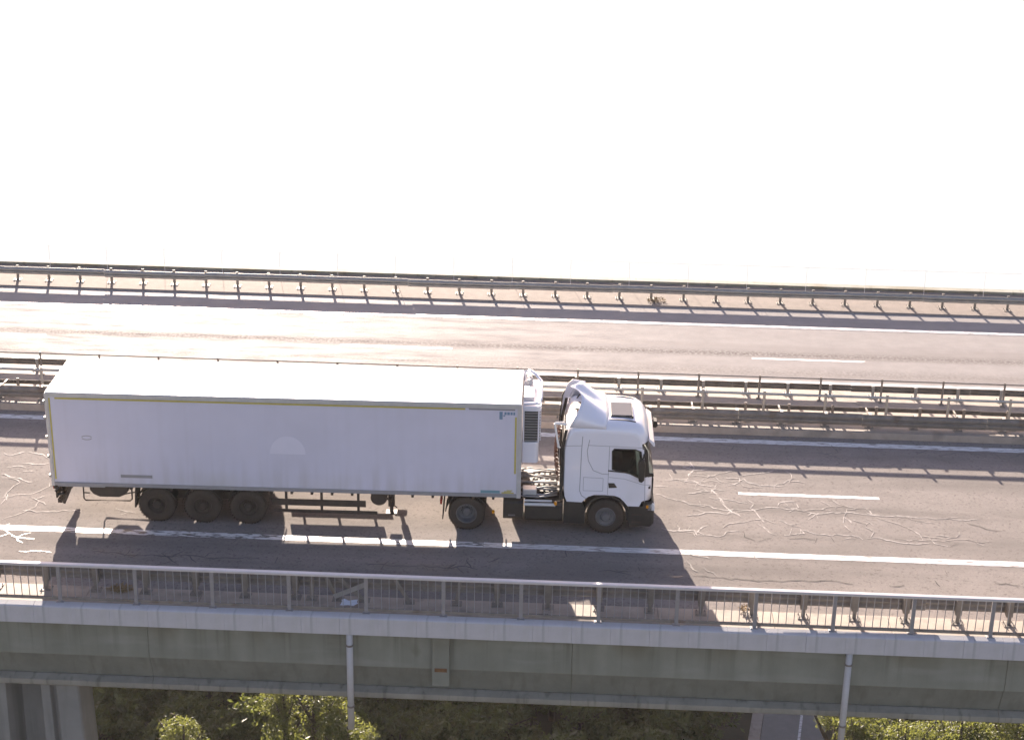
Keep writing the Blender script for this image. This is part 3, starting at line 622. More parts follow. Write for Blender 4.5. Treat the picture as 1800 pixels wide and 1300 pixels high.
# patch left by a removed sign, print at the front corner
c = [(6.85+.51*math.cos(R(a)), 2.28+.55*math.sin(R(a))) for a in range(0, 181, 10)]
MB().prism(c, .003, .0105, 'y').build('cleaned_patch', ghost, tr)
b = MB()
for x0, x1, z0, z1 in ((12.86, 12.95, 3.53, 3.76), (12.97, 13.02, 3.62, 3.66), (13.0, 13.06, 3.67, 3.75), (13.08, 13.15, 3.67, 3.75), (13.17, 13.23, 3.67, 3.75), (13.25, 13.30, 3.67, 3.75)): b.box(x0, x1, .004, .0105, z0, z1)
b.build('blue_print', bluep, tr)
MB().box(12.35, 12.9, .004, .0105, 1.225, 1.31).build('teal_label', tealp, tr)
b = MB(); b.box(12.95, 13.3, .004, .0105, 1.225, 1.26).box(13.02, 13.22, .004, .0108, 1.27, 1.295).box(13.1, 13.26, .004, .0108, 1.305, 1.33); b.build('small_label', tape, tr)
for a0 in (0, 1):
    b = MB()
    for i in range(9):
        t0 = R(20+i*16+a0*180); t1 = R(20+(i+1)*16+a0*180)
        b.add([(1.12+.16*math.cos(t), .0105, 2.62+.07*math.sin(t)) for t in (t0, t1)]+[(1.12+.13*math.cos(t), .0105, 2.62+.05*math.sin(t)) for t in (t1, t0)], [(0, 1, 2, 3)])
    b.build('faded_mark', greyp, tr)
# rear doors
for y0, y1 in ((.10, 1.285), (1.295, WID-.10)):
    d = MB().box(-.035, .03, y0, y1, ZB+.06, ZT-.10).build('rear_door', white, tr, bevel=.01)
    l = MB()
    for f in (.3, .7): y = y0+(y1-y0)*f; l.tube([(-.06, y, ZB), (-.06, y, ZT-.12)], .017, 8).box(-.08, -.035, y-.03, y+.03, 1.5, 1.6)
    l.build('lock_bar', galv, d)
hg = MB()
for z in (1.4, 2.0, 2.6, 3.2, 3.7): hg.box(-.05, .02, -.014, .09, z-.04, z+.04)
hg.build('hinge', galv, tr)
# chassis
for y in (.74, 1.72): MB().box(.35, 12.9, y, y+.12, .78, ZB-.004).build('chassis_beam', chass, tr)
cm = MB()
for i in range(22): x = .5+i*.58; cm.box(x, x+.07, .06, WID-.06, ZB-.11, ZB-.005)
cm.build('cross_members', chass, tr)
MB().box(.02, .16, .1, WID-.1, ZB-.17, ZB-.02).build('rear_beam', chass, tr, bevel=.01)
MB().box(.05, .10, .14, WID-.14, .62, .98).build('lamp_panel', chass, tr, bevel=.01)
MB().box(.08, .20, .18, WID-.18, .45, .58).box(.09, .22, .6, .7, .5, 1.0).box(.09, .22, 1.88, 1.98, .5, 1.0).build('underrun_bar', chass, tr, bevel=.01)
for y in (.16, WID-.62): MB().box(-.02, .06, y, y+.46, ZB-.20, ZB-.05).build('tail_lamp', redl, tr, bevel=.015)
MB().bar((.55, .06, 1.09), (.30, .04, .52), .09, .07).build('corner_stay', chass, tr, bevel=.01)
MB().tube([(.22, -.02, 1.06), (.12, -.06, .95), (.2, -.06, .84), (.34, -.02, .86)], .04, 8).build('marker_arm', black, tr)
for y in (.05, WID-.55): MB().bar((2.42, y+.25, 1.06), (2.37, y+.25, .44), .05, .5).build('mud_flap', rubber, tr)
# rounded belly box with hoop guard behind the wheels
pp = [(1.06, 1.09), (1.06, .93), (1.16, .80), (1.34, .72), (1.90, .72), (2.08, .80), (2.18, .93), (2.18, 1.09)]
MB().prism(pp, .10, .75, 'y').build('belly_box', chass, tr, bevel=.02); MB().prism(pp, 1.83, 2.48, 'y').build('belly_box', chass, tr, bevel=.02)
MB().tube([(p[0], 2.58-p[1], p[2]) for p in [(.90, .04, 1.08), (.90, .02, .70), (.95, .02, .64), (2.24, .02, .66), (2.30, .02, .72), (2.30, .04, 1.08)]], .022, 8).build('hoop_guard', chass, tr, smooth=True)
hp = [(.90, .04, 1.08), (.90, .02, .70), (.95, .02, .64), (2.24, .02, .66), (2.30, .02, .72), (2.30, .04, 1.08)]
MB().tube(hp, .022, 8).tube([(.90, .03, .88), (1.08, .05, .86)], .018, 6).tube([(2.10, .05, .86), (2.30, .03, .92), (2.42, .05, .92)], .018, 6).build('hoop_guard', chass, tr, smooth=True)
# axles, wheels, mudguards
for x in (3.00, 4.32, 5.64):
    wheel(tr, x, .03, .53, .38, .285, rimd); wheel(tr, x, WID-.03, .53, .38, .285, rimd, side=1)
    MB().tube([(x, .4, .53), (x, WID-.4, .53)], .07, 10).box(x-.35, x+.1, .62, .74, .5, .62).box(x-.35, x+.1, 1.84, 1.96, .5, .62).tube([(x+.28, .78, .62), (x+.28, .78, .85)], .13, 12).tube([(x+.28, 1.8, .62), (x+.28, 1.8, .85)], .13, 12).build('axle', chass, tr)
    for y0 in (.02, WID-.44):
        arc = [(x+.60*math.cos(R(a)), .53+.60*math.sin(R(a))) for a in range(20, 161, 10)]+[(x+.575*math.cos(R(a)), .53+.575*math.sin(R(a))) for a in range(160, 19, -10)]
        MB().prism(arc, y0, y0+.42, 'y').build('mudguard', black, tr)
MB().box(2.75, 6.15, .55, 2.05, .55, .78).build('axle_frame', chass, tr)
# side guards
for y in (.04, WID-.08):
    for z0, z1, x0, x1 in ((.645, .845, 6.32, 9.05), (.42, .52, 6.40, 9.38)): MB().box(x0, x1, y, y+.03, z0, z1).build('guard_board', chass, tr, bevel=.006)
    for x in (6.75, 7.77, 8.83): MB().box(x-.035, x+.035, y+.032, y+.09, .42, 1.09).build('guard_post', chass, tr)
# tool canister and landing gear
MB().lathe_y([(.0001, .08), (.20, .08), (.24, .12), (.24, .62), (.20, .66), (.0001, .66)], 9.42, .92, 20).build('canister', chass, tr, smooth=False)
for y in (.42, 1.98):
    MB().box(9.66, 9.84, y, y+.18, .50, 1.09).box(9.70, 9.80, y+.04, y+.14, .30, .52).build('landing_leg', chass, tr, bevel=.01)
    MB().box(9.58, 9.92, y-.06, y+.24, .26, .30).build('landing_foot', chass, tr, bevel=.01)
MB().tube([(9.75, .6, .95), (9.75, 1.98, .95)], .03, 8).tube([(9.75, .42, .78), (9.75, .14, .78), (9.95, .12, .62)], .016, 6).bar((9.75, .8, .45), (9.1, .8, .98), .05, .05).build('landing_crank', chass, tr)
# ------------------------------------------------------------------ refrigeration unit on the front wall
rf = thing('refrigeration_unit', 'white refrigeration unit with dark side grille on the trailer front wall', 'cooling unit', (13.7, 1.29, 2.05), TF)
X0, X1 = LEN+.012, LEN+.54
def roundrect(x0, x1, y0, y1, r):
    return [(x0, y0)]+[(x1-r+r*math.sin(R(a)), y0+r-r*math.cos(R(a))) for a in range(0, 91, 18)]+[(x1-r+r*math.cos(R(a)), y1-r+r*math.sin(R(a))) for a in range(0, 91, 18)]+[(x0, y1)]
MB().prism(roundrect(X0, X1-.06, .28, 2.30, .12), 2.08, 2.72, 'z').build('lower_casing', cabw, rf, bevel=.015)
MB().prism(roundrect(X0, X1, .26, 2.32, .14), 3.68, 3.83, 'z').build('upper_casing', cabw, rf, bevel=.02)
MB().prism(roundrect(X0, X1-.10, .34, 2.24, .1), 2.73, 3.67, 'z').build('condenser_core', grille, rf)
for y in (.272, 2.28): MB().box(X0+.01, X0+.05, y, y+.03, 2.725, 3.675).build('grille_frame', cabw, rf)
for (x, y) in ((X1-.075, .30), (X1-.03, .46), (X1-.075, 2.27), (X1-.03, 2.1)): MB().box(x-.02, x+.02, y-.02, y+.02, 2.725, 3.675).build('grille_post', cabw, rf)
sm = MB().prism([(X0+.06, .29), (X1-.11, .29), (X1-.02, .42), (X1-.02, 2.16), (X1-.11, 2.29), (X0+.06, 2.29), (X0+.06, 2.26), (X1-.12, 2.26), (X1-.05, 2.15), (X1-.05, .43), (X1-.12, .32), (X0+.06, .32)], 0, .022, 'z').mesh('louvre', greyp)
for i in range(11): link('louvre', sm, rf).location = (0, 0, 2.77+i*.083)
# open top bay with hoop frame
hoop = [(X0+.02, 2.20, 3.86), (X0+.02, 2.22, 4.12), (X0+.20, 2.20, 4.14), (X0+.34, 2.05, 4.08), (X1-.02, 1.75, 4.0), (X1-.02, .60, 3.95), (X1-.06, .36, 3.90), (X0+.02, .32, 3.88)]
MB().tube(hoop, .045, 8).build('top_hoop', cabw, rf, smooth=True)
MB().lathe_y([(.0001, 1.75), (.10, 1.75), (.10, 2.1), (.0001, 2.1)], X0+.16, 3.95, 16).box(X0+.02, X0+.3, .7, 1.5, 3.84, 3.95).build('silencer', alu, rf)

# ------------------------------------------------------------------ tractor
tk = thing('truck', 'white sleeper-cab tractor unit with roof air deflector', 'truck', (15, 1.27, 0), TF)
# outline of the cab side (x, z), anticlockwise from the rear foot; last value = corner rounding
OUT = [(14.82,1.00,0),(14.74,1.16,.02),(14.70,1.40,.05),(14.70,2.60,.06),(14.76,3.00,.08),(14.86,3.28,.15),(14.98,3.36,.24),(15.4,3.41,.27),(15.9,3.42,.27),(16.4,3.40,.27),(16.75,3.35,.26),(16.98,3.26,.24),(17.10,3.08,.20),(17.13,2.86,.18),
       (17.23,1.90,.16),(17.28,1.72,.15),(17.29,1.40,.14),(17.29,1.06,.13),(17.07,1.04,.02),(17.0,.895,0),(16.57,.90,0),(16.47,1.03,0),(16.34,1.16,0),(16.2,1.215,0),(15.9,1.235,0),(15.6,1.23,0),(15.44,1.17,0),(15.35,1.10,0),(15.25,.985,0)]
CY0, CY1 = .06, 2.50
def cab_rings(shrink, y0, y1):
    n = len(OUT); nrm = []
    for i in range(n):
        a, b = OUT[i-1], OUT[(i+1) % n]; dx, dz = b[0]-a[0], b[1]-a[1]; l = math.hypot(dx, dz); nrm.append((dz/l, -dx/l))   # inward for this winding
    W = y1-y0; st = [(0, 1), (.012, .72), (.04, .50), (.09, .30), (.16, .14), (.26, .03), (.40, 0)]
    rings = []
    for d, k in st+[(W/2, 0)]+[(W-d, k) for d, k in st[::-1]]:
        f = abs((d-W/2)/(W/2)); rings.append((y0+d, [(x+nrm[i][0]*(r*k+shrink)-(.10*f**3 if x > 16.95 else 0), z+nrm[i][1]*(r*k+shrink)+(.05*(1-f*f) if z > 3.3 else 0)) for i, (x, z, r) in enumerate(OUT)]))
    return rings
WIN = [(16.10,2.05),(16.08,2.60),(16.14,2.68),(16.72,2.67),(16.88,2.60),(16.955,2.05),(16.94,1.83),(16.86,1.80),(16.74,1.90)]
def cab_shell(name, shrink, m, parent, bev):
    y0, y1 = CY0+shrink, CY1-shrink; rings = cab_rings(shrink, y0, y1); n = len(OUT); bm = bmesh.new()
    V = [[bm.verts.new((x, y, z)) for x, z in pts] for y, pts in rings]
    WS = 13     # outline segment 13 -> 14 is the windscreen opening
    for j in range(len(V)-1):
        for i in range(n):
            if i == WS and 1 <= j < len(V)-2: continue
            if shrink and 18 <= i <= n-1: continue
            bm.faces.new((V[j][i], V[j][(i+1) % n], V[j+1][(i+1) % n], V[j+1][i]))
    if shrink:      # inner lining: flat floor
        pass
    for ring in (V[0], V[-1]):
        y = ring[0].co.y; hole = [bm.verts.new((x, y, z)) for x, z in WIN]
        es = []
        for L in (ring, hole):
            for i in range(len(L)):
                a, b = L[i], L[(i+1) % len(L)]; e = bm.edges.get((a, b)) or bm.edges.new((a, b)); es.append(e)
        bmesh.ops.triangle_fill(bm, edges=es, use_beauty=True)
    bmesh.ops.recalc_face_normals(bm, faces=bm.faces)
    me = bpy.data.meshes.new(name); bm.to_mesh(me); bm.free(); me.materials.append(m)
    for p in me.polygons: p.use_smooth = abs(p.normal.y) < .97
    return link(name, me, parent)
cab = cab_shell('cab', 0, cabw, tk, 0)
BASE[cab.name] = Vector((0, 0, 0))
cab_shell('cab_lining', .05, interior, cab, 0)
MB().prism([(14.78, 1.5), (17.2, 1.5), (17.2, 1.44), (14.78, 1.44)], .12, 2.44, 'y').build('cab_floor', interior, cab)
for y in (CY0-.002, CY1-.004): MB().prism([(x, z) for x, z in WIN], y, y+.006, 'y').build('side_window', glassm, cab)
def wframe(y, w, th):
    mb = MB(); n = len(WIN); cx = sum(p[0] for p in WIN)/n; cz = sum(p[1] for p in WIN)/n
    def sc(p, k): dx, dz = p[0]-cx, p[1]-cz; l = math.hypot(dx, dz); return (p[0]+dx/l*k, p[1]+dz/l*k)
    o = [sc(p, w) for p in WIN]; i_ = [sc(p, -.005) for p in WIN]
    for k in range(n):
        k2 = (k+1) % n; q = [o[k], o[k2], i_[k2], i_[k]]; mb.prism(q, y-th, y+th, 'y')
    return mb
wframe(CY0, .03, .008).build('window_seal', black, cab); wframe(CY1, .03, .008).build('window_seal', black, cab)
ws = cab_rings(.012, CY0, CY1); mb = MB()
for j in range(2, len(ws)-2):
    y, p = ws[j]; mb.v += [(p[13][0], y, p[13][1]), (p[14][0], y, p[14][1])]
mb.f = [(2*i, 2*i+1, 2*i+3, 2*i+2) for i in range(len(mb.v)//2-1)]; mb.build('windscreen', glassm, cab)
# lower windscreen shroud and sun visor
MB().prism([(17.10,2.98),(17.26,2.86),(17.28,2.74),(17.23,2.74),(17.10,2.90)], .16, 2.40, 'y').build('sun_visor', cabw, cab, bevel=.02)
MB().prism([(17.10,1.93),(17.26,1.93),(17.285,1.84),(17.12,1.80)], .12, 2.44, 'y').build('windscreen_shroud', black, cab, bevel=.01)
MB().prism([(16.93,2.66),(17.06,2.70),(17.16,1.86),(17.02,1.82),(16.99,2.05)], CY0-.004, CY0-.0005, 'y').build('pillar_glass', black, cab)
MB().prism([(16.895,2.70),(16.965,2.70),(17.02,1.84),(16.96,1.82),(16.985,2.05)], CY0-.012, CY0-.005, 'y').build('pillar', cabw, cab, bevel=.003)
# seams, handle, hatch, vents on the near flank
sm_ = MB(); Y0, Y1 = CY0-.0022, CY0-.0002
def seamline(pts, w=.014):
    for a, b in zip(pts, pts[1:]):
        dx, dz = b[0]-a[0], b[1]-a[1]; l = math.hypot(dx, dz) or 1; px, pz = -dz/l*w/2, dx/l*w/2
        sm_.prism([(a[0]+px, a[1]+pz), (b[0]+px, b[1]+pz), (b[0]-px, b[1]-pz), (a[0]-px, a[1]-pz)], Y0, Y1, 'y')
seamline([(15.22,3.05),(15.20,2.6),(15.18,1.35),(15.24,1.2),(15.36,1.12)], .02)
seamline([(14.72,2.74),(15.20,2.76)]); seamline([(15.40,2.78),(16.98,2.74)])
seamline([(15.99,2.76),(15.98,1.25)]); seamline([(15.28,1.36),(15.28,1.78),(15.84,1.76),(15.84,1.36),(15.28,1.36)], .012)
seamline([(15.42,2.95),(15.36,2.6),(15.40,2.3),(15.55,2.0),(15.80,1.90),(16.0,1.89)], .018)
seamline([(17.03,1.82),(17.05,1.05)]); seamline([(16.0,1.80),(16.45,1.76),(16.95,1.60),(17.2,1.58)], .012)
sm_.build('panel_seam', seam, cab)
hd = MB().prism([(15.99,1.62),(16.16,1.62),(16.25,1.48),(16.01,1.46)], CY0-.006, CY0-.0025, 'y').build('door_handle', black, cab)
MB().prism([(15.97,2.03),(16.55,1.98),(16.86,1.84),(16.93,1.76),(16.90,1.73),(16.83,1.80),(16.54,1.94),(15.97,1.99)], CY0-.014, CY0-.0085, 'y').build('waist_seal', black, cab)
# roof: hatch, grab strips, lamps
MB().box(16.0, 16.64, .58, 1.60, 3.448, 3.474).build('hatch_seal', black, cab, bevel=.01)
MB().box(16.03, 16.61, .62, 1.56, 3.470, 3.490).build('roof_hatch', hatchm, cab, bevel=.02, seg=3)
for y in (.40, 2.10): MB().prism([(15.95,3.43),(16.4,3.425),(16.72,3.375),(16.72,3.395),(16.4,3.447),(15.95,3.452)], y, y+.03, 'y').build('roof_strip', black, cab)
MB().box(16.6, 16.66, .62, .68, 3.40, 3.45).build('aerial_base', black, cab)
# roof air deflector: open-backed shell
st = []
for k in range(15):
    y = .17+2.22*k/14; f = abs(y-1.28)/1.11
    xr = 14.84+1.1*f-.94*f*f
    zr = 4.06-.45*f**2.6
    row = []
    for t in range(9):
        u = t/8; xf = 15.97-.10*f**2; zf = 3.44-.07*f**5
        row.append((xf+(xr-xf)*u, y-(.05*(1-u) if y < 1.28 else -.05*(1-u))*f, zf+(zr-zf)*u-.03*math.sin(u*math.pi)*(1-f*f)))
    st.append(row)
mb = MB(); n_ = len(st)
for row in st: mb.v += row
mb.f = [(k*9+t, k*9+t+1, (k+1)*9+t+1, (k+1)*9+t) for k in range(n_-1) for t in range(8)]
for k, yo in ((0, -.03), (n_-1, .03)):           # side walls down to the roof
    i0 = len(mb.v); mb.v += [(p[0]-.02*t, p[1]+yo, 3.28) for t, p in enumerate(st[k])]
    mb.f += [(k*9+t, k*9+t+1, i0+t+1, i0+t) for t in range(8)]
df = mb.build('air_deflector', cabw, tk, smooth=True); sd_ = df.modifiers.new('thick', 'SOLIDIFY'); sd_.thickness = .025; sd_.offset = 1
MB().box(14.98, 15.3, 1.0, 1.5, 3.46, 3.5).tube([(15.05, .7, 3.44), (15.18, .7, 3.62)], .018, 6).tube([(15.05, 1.9, 3.44), (15.18, 1.9, 3.62)], .018, 6).build('deflector_stay', black, df)
# side extender behind the cab, rear wall
MB().prism([(14.60,1.0),(14.60,2.62),(14.72,3.22),(14.80,3.22),(14.695,2.60),(14.695,1.2),(14.74,1.06)], .10, .16, 'y').build('side_extender', black, tk, bevel=.008)
MB().prism([(14.60,1.0),(14.60,2.62),(14.72,3.22),(14.80,3.22),(14.695,2.60),(14.695,1.2),(14.74,1.06)], 2.42, 2.43, 'y').build('side_extender', black, tk)
MB().prism([(14.58,1.0),(14.60,2.62),(14.66,3.30),(14.78,3.66),(14.92,3.80),(15.3,3.74),(15.3,3.2),(14.84,3.22),(14.70,2.60),(14.70,1.2)], 2.435, 2.485, 'y').build('side_fairing', cabw, tk, bevel=.008)
MB().prism([(14.54,1.0),(14.56,2.62),(14.62,3.30),(14.70,3.46),(14.70,3.40),(14.655,3.28),(14.595,2.62),(14.575,1.0)], 2.43, 2.49, 'y').build('fairing_edge', black, tk)
MB().prism([(14.66,1.02),(14.66,2.62),(14.70,2.9),(14.715,2.9),(14.69,2.6),(14.69,1.05)], .2, 2.38, 'y').build('rear_wall', black, tk)
# white frame carrying the air lines behind the cab
MB().tube([(14.42, .12, 3.40), (14.76, .12, 3.38)], .03, 8).tube([(14.42, .12, 3.40), (14.55, .12, 2.66), (14.68, .12, 2.66)], .03, 8).tube([(14.44, .30, 3.36), (14.7, .34, 3.36)], .02, 8).build('air_line_frame', palerail, tk)
cl = MB()
for y0, z0, z1, rr_ in ((.42, 3.3, 1.5, .055), (.9, 2.9, 1.4, .05), (1.1, 2.9, 1.4, .05), (1.3, 2.9, 1.4, .05)):
    n = 90; cl.tube([(14.58+rr_*math.cos(i*.9)-.10*math.sin(i/n*math.pi), y0+rr_*math.sin(i*.9), z0+(z1-z0)*i/n) for i in range(n+1)], .014, 5)
cl.build('air_hose', redhose, tk)
# chassis, catwalk clutter, fifth wheel
for y in (.78, 1.64): MB().box(11.15, 16.9, y, y+.14, .72, .98).build('chassis_beam', chass, tk)
cw = MB(); cwr = random.Random(4)
cw.box(13.45, 14.62, .62, 1.95, .99, 1.03)
for i in range(7): cw.box(13.5+i*.16, 13.55+i*.16, .5, 2.05, 1.031, 1.05)
cw.build('catwalk', chass, tk)
pipes = MB()
for i in range(11):
    y = .22+i*.17; z = 1.06+cwr.uniform(0, .12); x0 = 13.35+cwr.uniform(0, .2); x1 = 14.55
    pipes.tube([(x0, y, z), (x0+.3, y+cwr.uniform(-.08, .08), z+cwr.uniform(-.05, .09)), (x0+.7, y+cwr.uniform(-.1, .1), z+cwr.uniform(-.05, .07)), (x1, y+cwr.uniform(-.1, .1), z)], cwr.choice((.02, .028, .035)), 6)
pipes.build('brake_pipe', greyp, tk, smooth=True)
MB().box(13.55, 13.95, .30, .62, 1.04, 1.22).build('valve_box', alu, tk, bevel=.02)
MB().tube([(13.6, .1, .86), (14.5, .1, .86)], .05, 10).tube([(13.6, .1, .98), (14.4, .1, .98)], .03, 8).build('step_bar', alu, tk)
MB().prism([(11.5,1.0),(12.6,1.0),(12.5,1.085),(11.8,1.085)], .72, 1.86, 'y').build('fifth_wheel', chass, tk)
# fuel tank, battery box, skirts
def rbox(x0, x1, y0, y1, z0, z1): return MB().prism([(y0+.1, z0), (y1, z0), (y1, z1), (y0+.06, z1), (y0, z1-.08), (y0, z0+.12)], x0, x1)
rbox(13.62, 14.72, .10, .70, .30, .92).build('fuel_tank', black, tk, bevel=.02); rbox(13.0, 13.58, .10, .70, .34, .94).build('battery_box', black, tk, bevel=.02)
rbox(13.62, 14.72, .10, .70, .30, .92); MB().prism([(1.86, .30), (2.44, .30), (2.46, .42), (2.46, .84), (2.4, .92), (1.86, .92)], 13.0, 14.72).build('fuel_tank', black, tk, bevel=.02)
MB().box(13.15, 13.35, .085, .098, .48, .52).build('tank_badge', rimm, tk)
MB().prism([(14.74,.28),(14.74,.98),(15.24,.97),(15.34,.80),(15.36,.28)], .09, .5, 'y').build('side_skirt', black, tk, bevel=.015)
MB().prism([(14.74,.28),(14.74,.98),(15.24,.97),(15.34,.80),(15.36,.28)], 2.06, 2.47, 'y').build('side_skirt', black, tk, bevel=.015)
# front wheel arches, steps, bumper, lamps
for y0, y1 in ((.08, .5), (2.06, 2.48)):
    arc = [(15.95+.66*math.cos(R(a)), .55+.66*math.sin(R(a))) for a in range(-10, 191, 10)]+[(15.95+.60*math.cos(R(a)), .55+.60*math.sin(R(a))) for a in range(190, -11, -10)]
    MB().prism(arc, y0, y1, 'y').build('wheel_arch', black, tk)
    MB().prism([(16.60,.90),(17.0,.895),(17.06,1.03),(17.28,1.03),(17.29,.30),(16.66,.22),(16.60,.40)], y0+.005, y1, 'y').build('step_panel', black, tk, bevel=.02)
    MB().box(16.70, 17.0, y0-.004, y0+.004, .60, .66).box(16.70, 17.0, y0-.004, y0+.004, .36, .42).build('step_tread', chass, tk)
MB().prism([(17.0,.24),(17.0,1.03),(17.31,1.03),(17.34,.9),(17.34,.34),(17.24,.22)], .12, 2.44, 'y').build('bumper', black, tk, bevel=.04, seg=3)
for y in (.085, 2.20): MB().prism([(17.14,.76),(17.13,.98),(17.30,1.0),(17.352,.92),(17.352,.76)], y, y+.27, 'y').build('headlight', lampg, tk, bevel=.015)
MB().box(17.10, 17.17, .078, .10, .84, .93).build('indicator', amber, tk)
MB().box(17.285, 17.30, .45, 2.10, 1.08, 1.62).build('front_grille', grille, tk)
for x, z in ((14.50, .92), (12.72, .60)): MB().lathe_y([(.0001, .02), (.04, .02), (.045, .05), (.045, .12), (.0001, .12)], x, z, 12).build('side_marker', amber, tk)
# mirrors
MB().prism([(16.84,1.78),(16.80,2.34),(16.86,2.46),(16.98,2.44),(17.02,2.3),(17.0,1.82),(16.93,1.74)], -.16, -.02, 'y').build('mirror', black, tk, bevel=.03, seg=3)
MB().tube([(16.98, .06, 2.55), (16.95, -.08, 2.50), (16.92, -.08, 2.42)], .025, 8).build('mirror_arm', black, tk)
MB().prism([(17.02,1.9),(16.98,2.42),(17.14,2.46),(17.2,1.95)], 2.56, 2.76, 'y').build('mirror', black, tk, bevel=.03, seg=3)
MB().tube([(17.12, 1.9, 2.80), (17.34, 2.02, 2.74)], .02, 6).prism([(17.30,2.58),(17.30,2.78),(17.42,2.76),(17.44,2.62),(17.38,2.56)], 1.9, 2.2, 'y').build('front_mirror', black, tk, bevel=.02)
# interior: seats, steering wheel, dashboard
MB().prism([(15.9,1.5),(16.45,1.5),(16.45,1.66),(16.05,1.7),(15.92,2.35),(15.78,2.35)], .35, .85, 'y').prism([(15.9,1.5),(16.45,1.5),(16.45,1.66),(16.05,1.7),(15.92,2.35),(15.78,2.35)], 1.7, 2.2, 'y').build('seat', seatm, cab, bevel=.04, seg=2)
MB().prism([(16.85,1.5),(16.82,1.85),(17.12,1.92),(17.18,1.5)], .16, 2.40, 'y').build('dashboard', interior, cab, bevel=.03)
sw = MB(); sw.tube([(16.66+.07*math.cos(R(a))*1.0, .60+.22*math.sin(R(a)), 1.96+.20*math.cos(R(a))) for a in range(0, 361, 20)], .018, 6); sw.build('steering_wheel', black, cab)
# wheels
wheel(tk, 11.95, .04, .52, .60, .30, rimm, dish=.22); wheel(tk, 11.95, 2.50, .52, .60, .30, rimm, side=1, dish=.22)
wheel(tk, 15.95, .06, .53, .33, .29, rimm, dish=.03); wheel(tk, 15.95, 2.48, .53, .33, .29, rimm, side=1, dish=.03)
MB().tube([(11.95, .5, .52), (11.95, 2.05, .52)], .10, 10).lathe_y([(.0001, 1.0), (.24, 1.1), (.24, 1.4), (.0001, 1.5)], 11.95, .52, 16).tube([(15.95, .3, .5), (15.95, 2.2, .5)], .07, 8).build('axle', chass, tk)
for y0 in (.06, 1.86):
    arc = [(11.95+.62*math.cos(R(a)), .52+.62*math.sin(R(a))) for a in range(25, 176, 10)]+[(11.95+.59*math.cos(R(a)), .52+.59*math.sin(R(a))) for a in range(175, 24, -10)]
    MB().prism(arc, y0, y0+.6, 'y').build('mudguard', black, tk)
    MB().bar((11.30, y0+.3, .95), (11.26, y0+.3, .32), .03, .58).build('mud_flap', rubber, tk)
for y in (.14, 2.06): MB().box(11.18, 11.24, y, y+.38, .76, .92).build('tail_lamp', redl, tk, bevel=.01)
# ------------------------------------------------------------------ small things on the near walkway
def clump(name, label, cat, x, y, z, n, r, h, m, seed):
    q = random.Random(seed); mb = MB()
    for i in range(n):
        a = q.uniform(0, 6.28); d = r*q.random()**.6; px, py, pz = x+d*math.cos(a), y+d*math.sin(a)*.6, z+h*q.random()*(1-d/r*.7)
        b = q.uniform(0, 6.28); s = q.uniform(.03, .08); t = q.uniform(-.5, .5)
        mb.add([(px, py, pz), (px+s*math.cos(b), py+s*math.sin(b), pz+s*.3), (px+s*1.6*math.cos(b+.3), py+s*1.6*math.sin(b+.3), pz+s*(.5+t)), (px+s*.7*math.cos(b+.8), py+s*.7*math.sin(b+.8), pz+s*.4)], [(0, 1, 2, 3)])
    return tag(mb.build(name, m), label, cat)
clump('weed_clump', 'low brown clump of dead weeds at the foot of the near guardrail', 'weeds', 3.0, -4.12, .10, 260, .34, .12, straw, 1)
clump('weed_clump', 'small dry weed tuft on the sunlit kerb by the near railing', 'weeds', 19.62, -4.0, .10, 60, .11, .22, straw, 2)
clump('weed_clump', 'dark dry weed tuft on the far median beam near the right', 'weeds', 18.0, 20.3, .06, 160, .4, .15, straw, 3)
mb = MB(); q = random.Random(8)
for i in range(5):
    for j in range(4): mb.v.append((8.95+.11*i+q.uniform(-.03, .03), -4.55+.09*j+q.uniform(-.02, .02), .112+q.uniform(0, .07)))
mb.f = [(i*4+j, i*4+j+1, i*4+j+5, i*4+j+4) for i in range(4) for j in range(3)]
tag(mb.build('plastic_sheet', litterm), 'crumpled white plastic sheet lying on the kerb by the bent posts', 'litter')
dg = thing('drain_grate', 'dark slotted drain grate in the kerb below the near railing', 'drain grate', (14.2, -4.68, .106))
MB().box(13.95, 14.45, -4.78, -4.58, .1065, .112).build('tray', black, dg)
bar_ = MB().box(-.012, .012, -4.77, -4.59, .113, .122).mesh('bar', galv_dark)
for i in range(9): link('bar', bar_, dg).location = (14.0+i*.05, 0, 0)

# ------------------------------------------------------------------ trees in the valley
def crown_mesh(name, seed, rx, rz, nc, nl, ls, m):
    q = random.Random(seed); mb = MB()
    lobes = [(q.gauss(0, .42)*rx, q.gauss(0, .42)*rx, q.uniform(-.5, .6)*rz, q.uniform(.42, .7)) for _ in range(6)]
    for _ in range(nc):
        lx, ly, lz, lr = q.choice(lobes); v = Vector((q.gauss(0, 1), q.gauss(0, 1), q.gauss(0, 1))).normalized()*q.uniform(.55, 1.05)
        c = Vector((lx+v.x*rx*lr, ly+v.y*rx*lr, lz+v.z*rz*lr)); cr = q.uniform(.28, .55)
        for _ in range(nl):
            p = c+Vector((q.gauss(0, cr*.55), q.gauss(0, cr*.55), q.gauss(0, cr*.4)))
            nn = (Vector((q.gauss(0, 1), q.gauss(0, 1), q.gauss(.5, 1)))).normalized(); a = nn.orthogonal().normalized(); a = Quaternion(nn, q.uniform(0, 6.28)) @ a; b = nn.cross(a)
            s = ls*q.uniform(.6, 1.4)
            mb.add([p-a*s, p-b*s*.45+nn*s*.1, p+a*s, p+b*s*.45+nn*s*.1], [(0, 1, 2, 3)])
    me = bpy.data.meshes.new(name); me.from_pydata(mb.v, [], mb.f); me.materials.append(m)
    return me
dark = [crown_mesh('crown', 20+i, 2.7, 2.2, 170, 24, .20, leaf_dark) for i in range(5)]
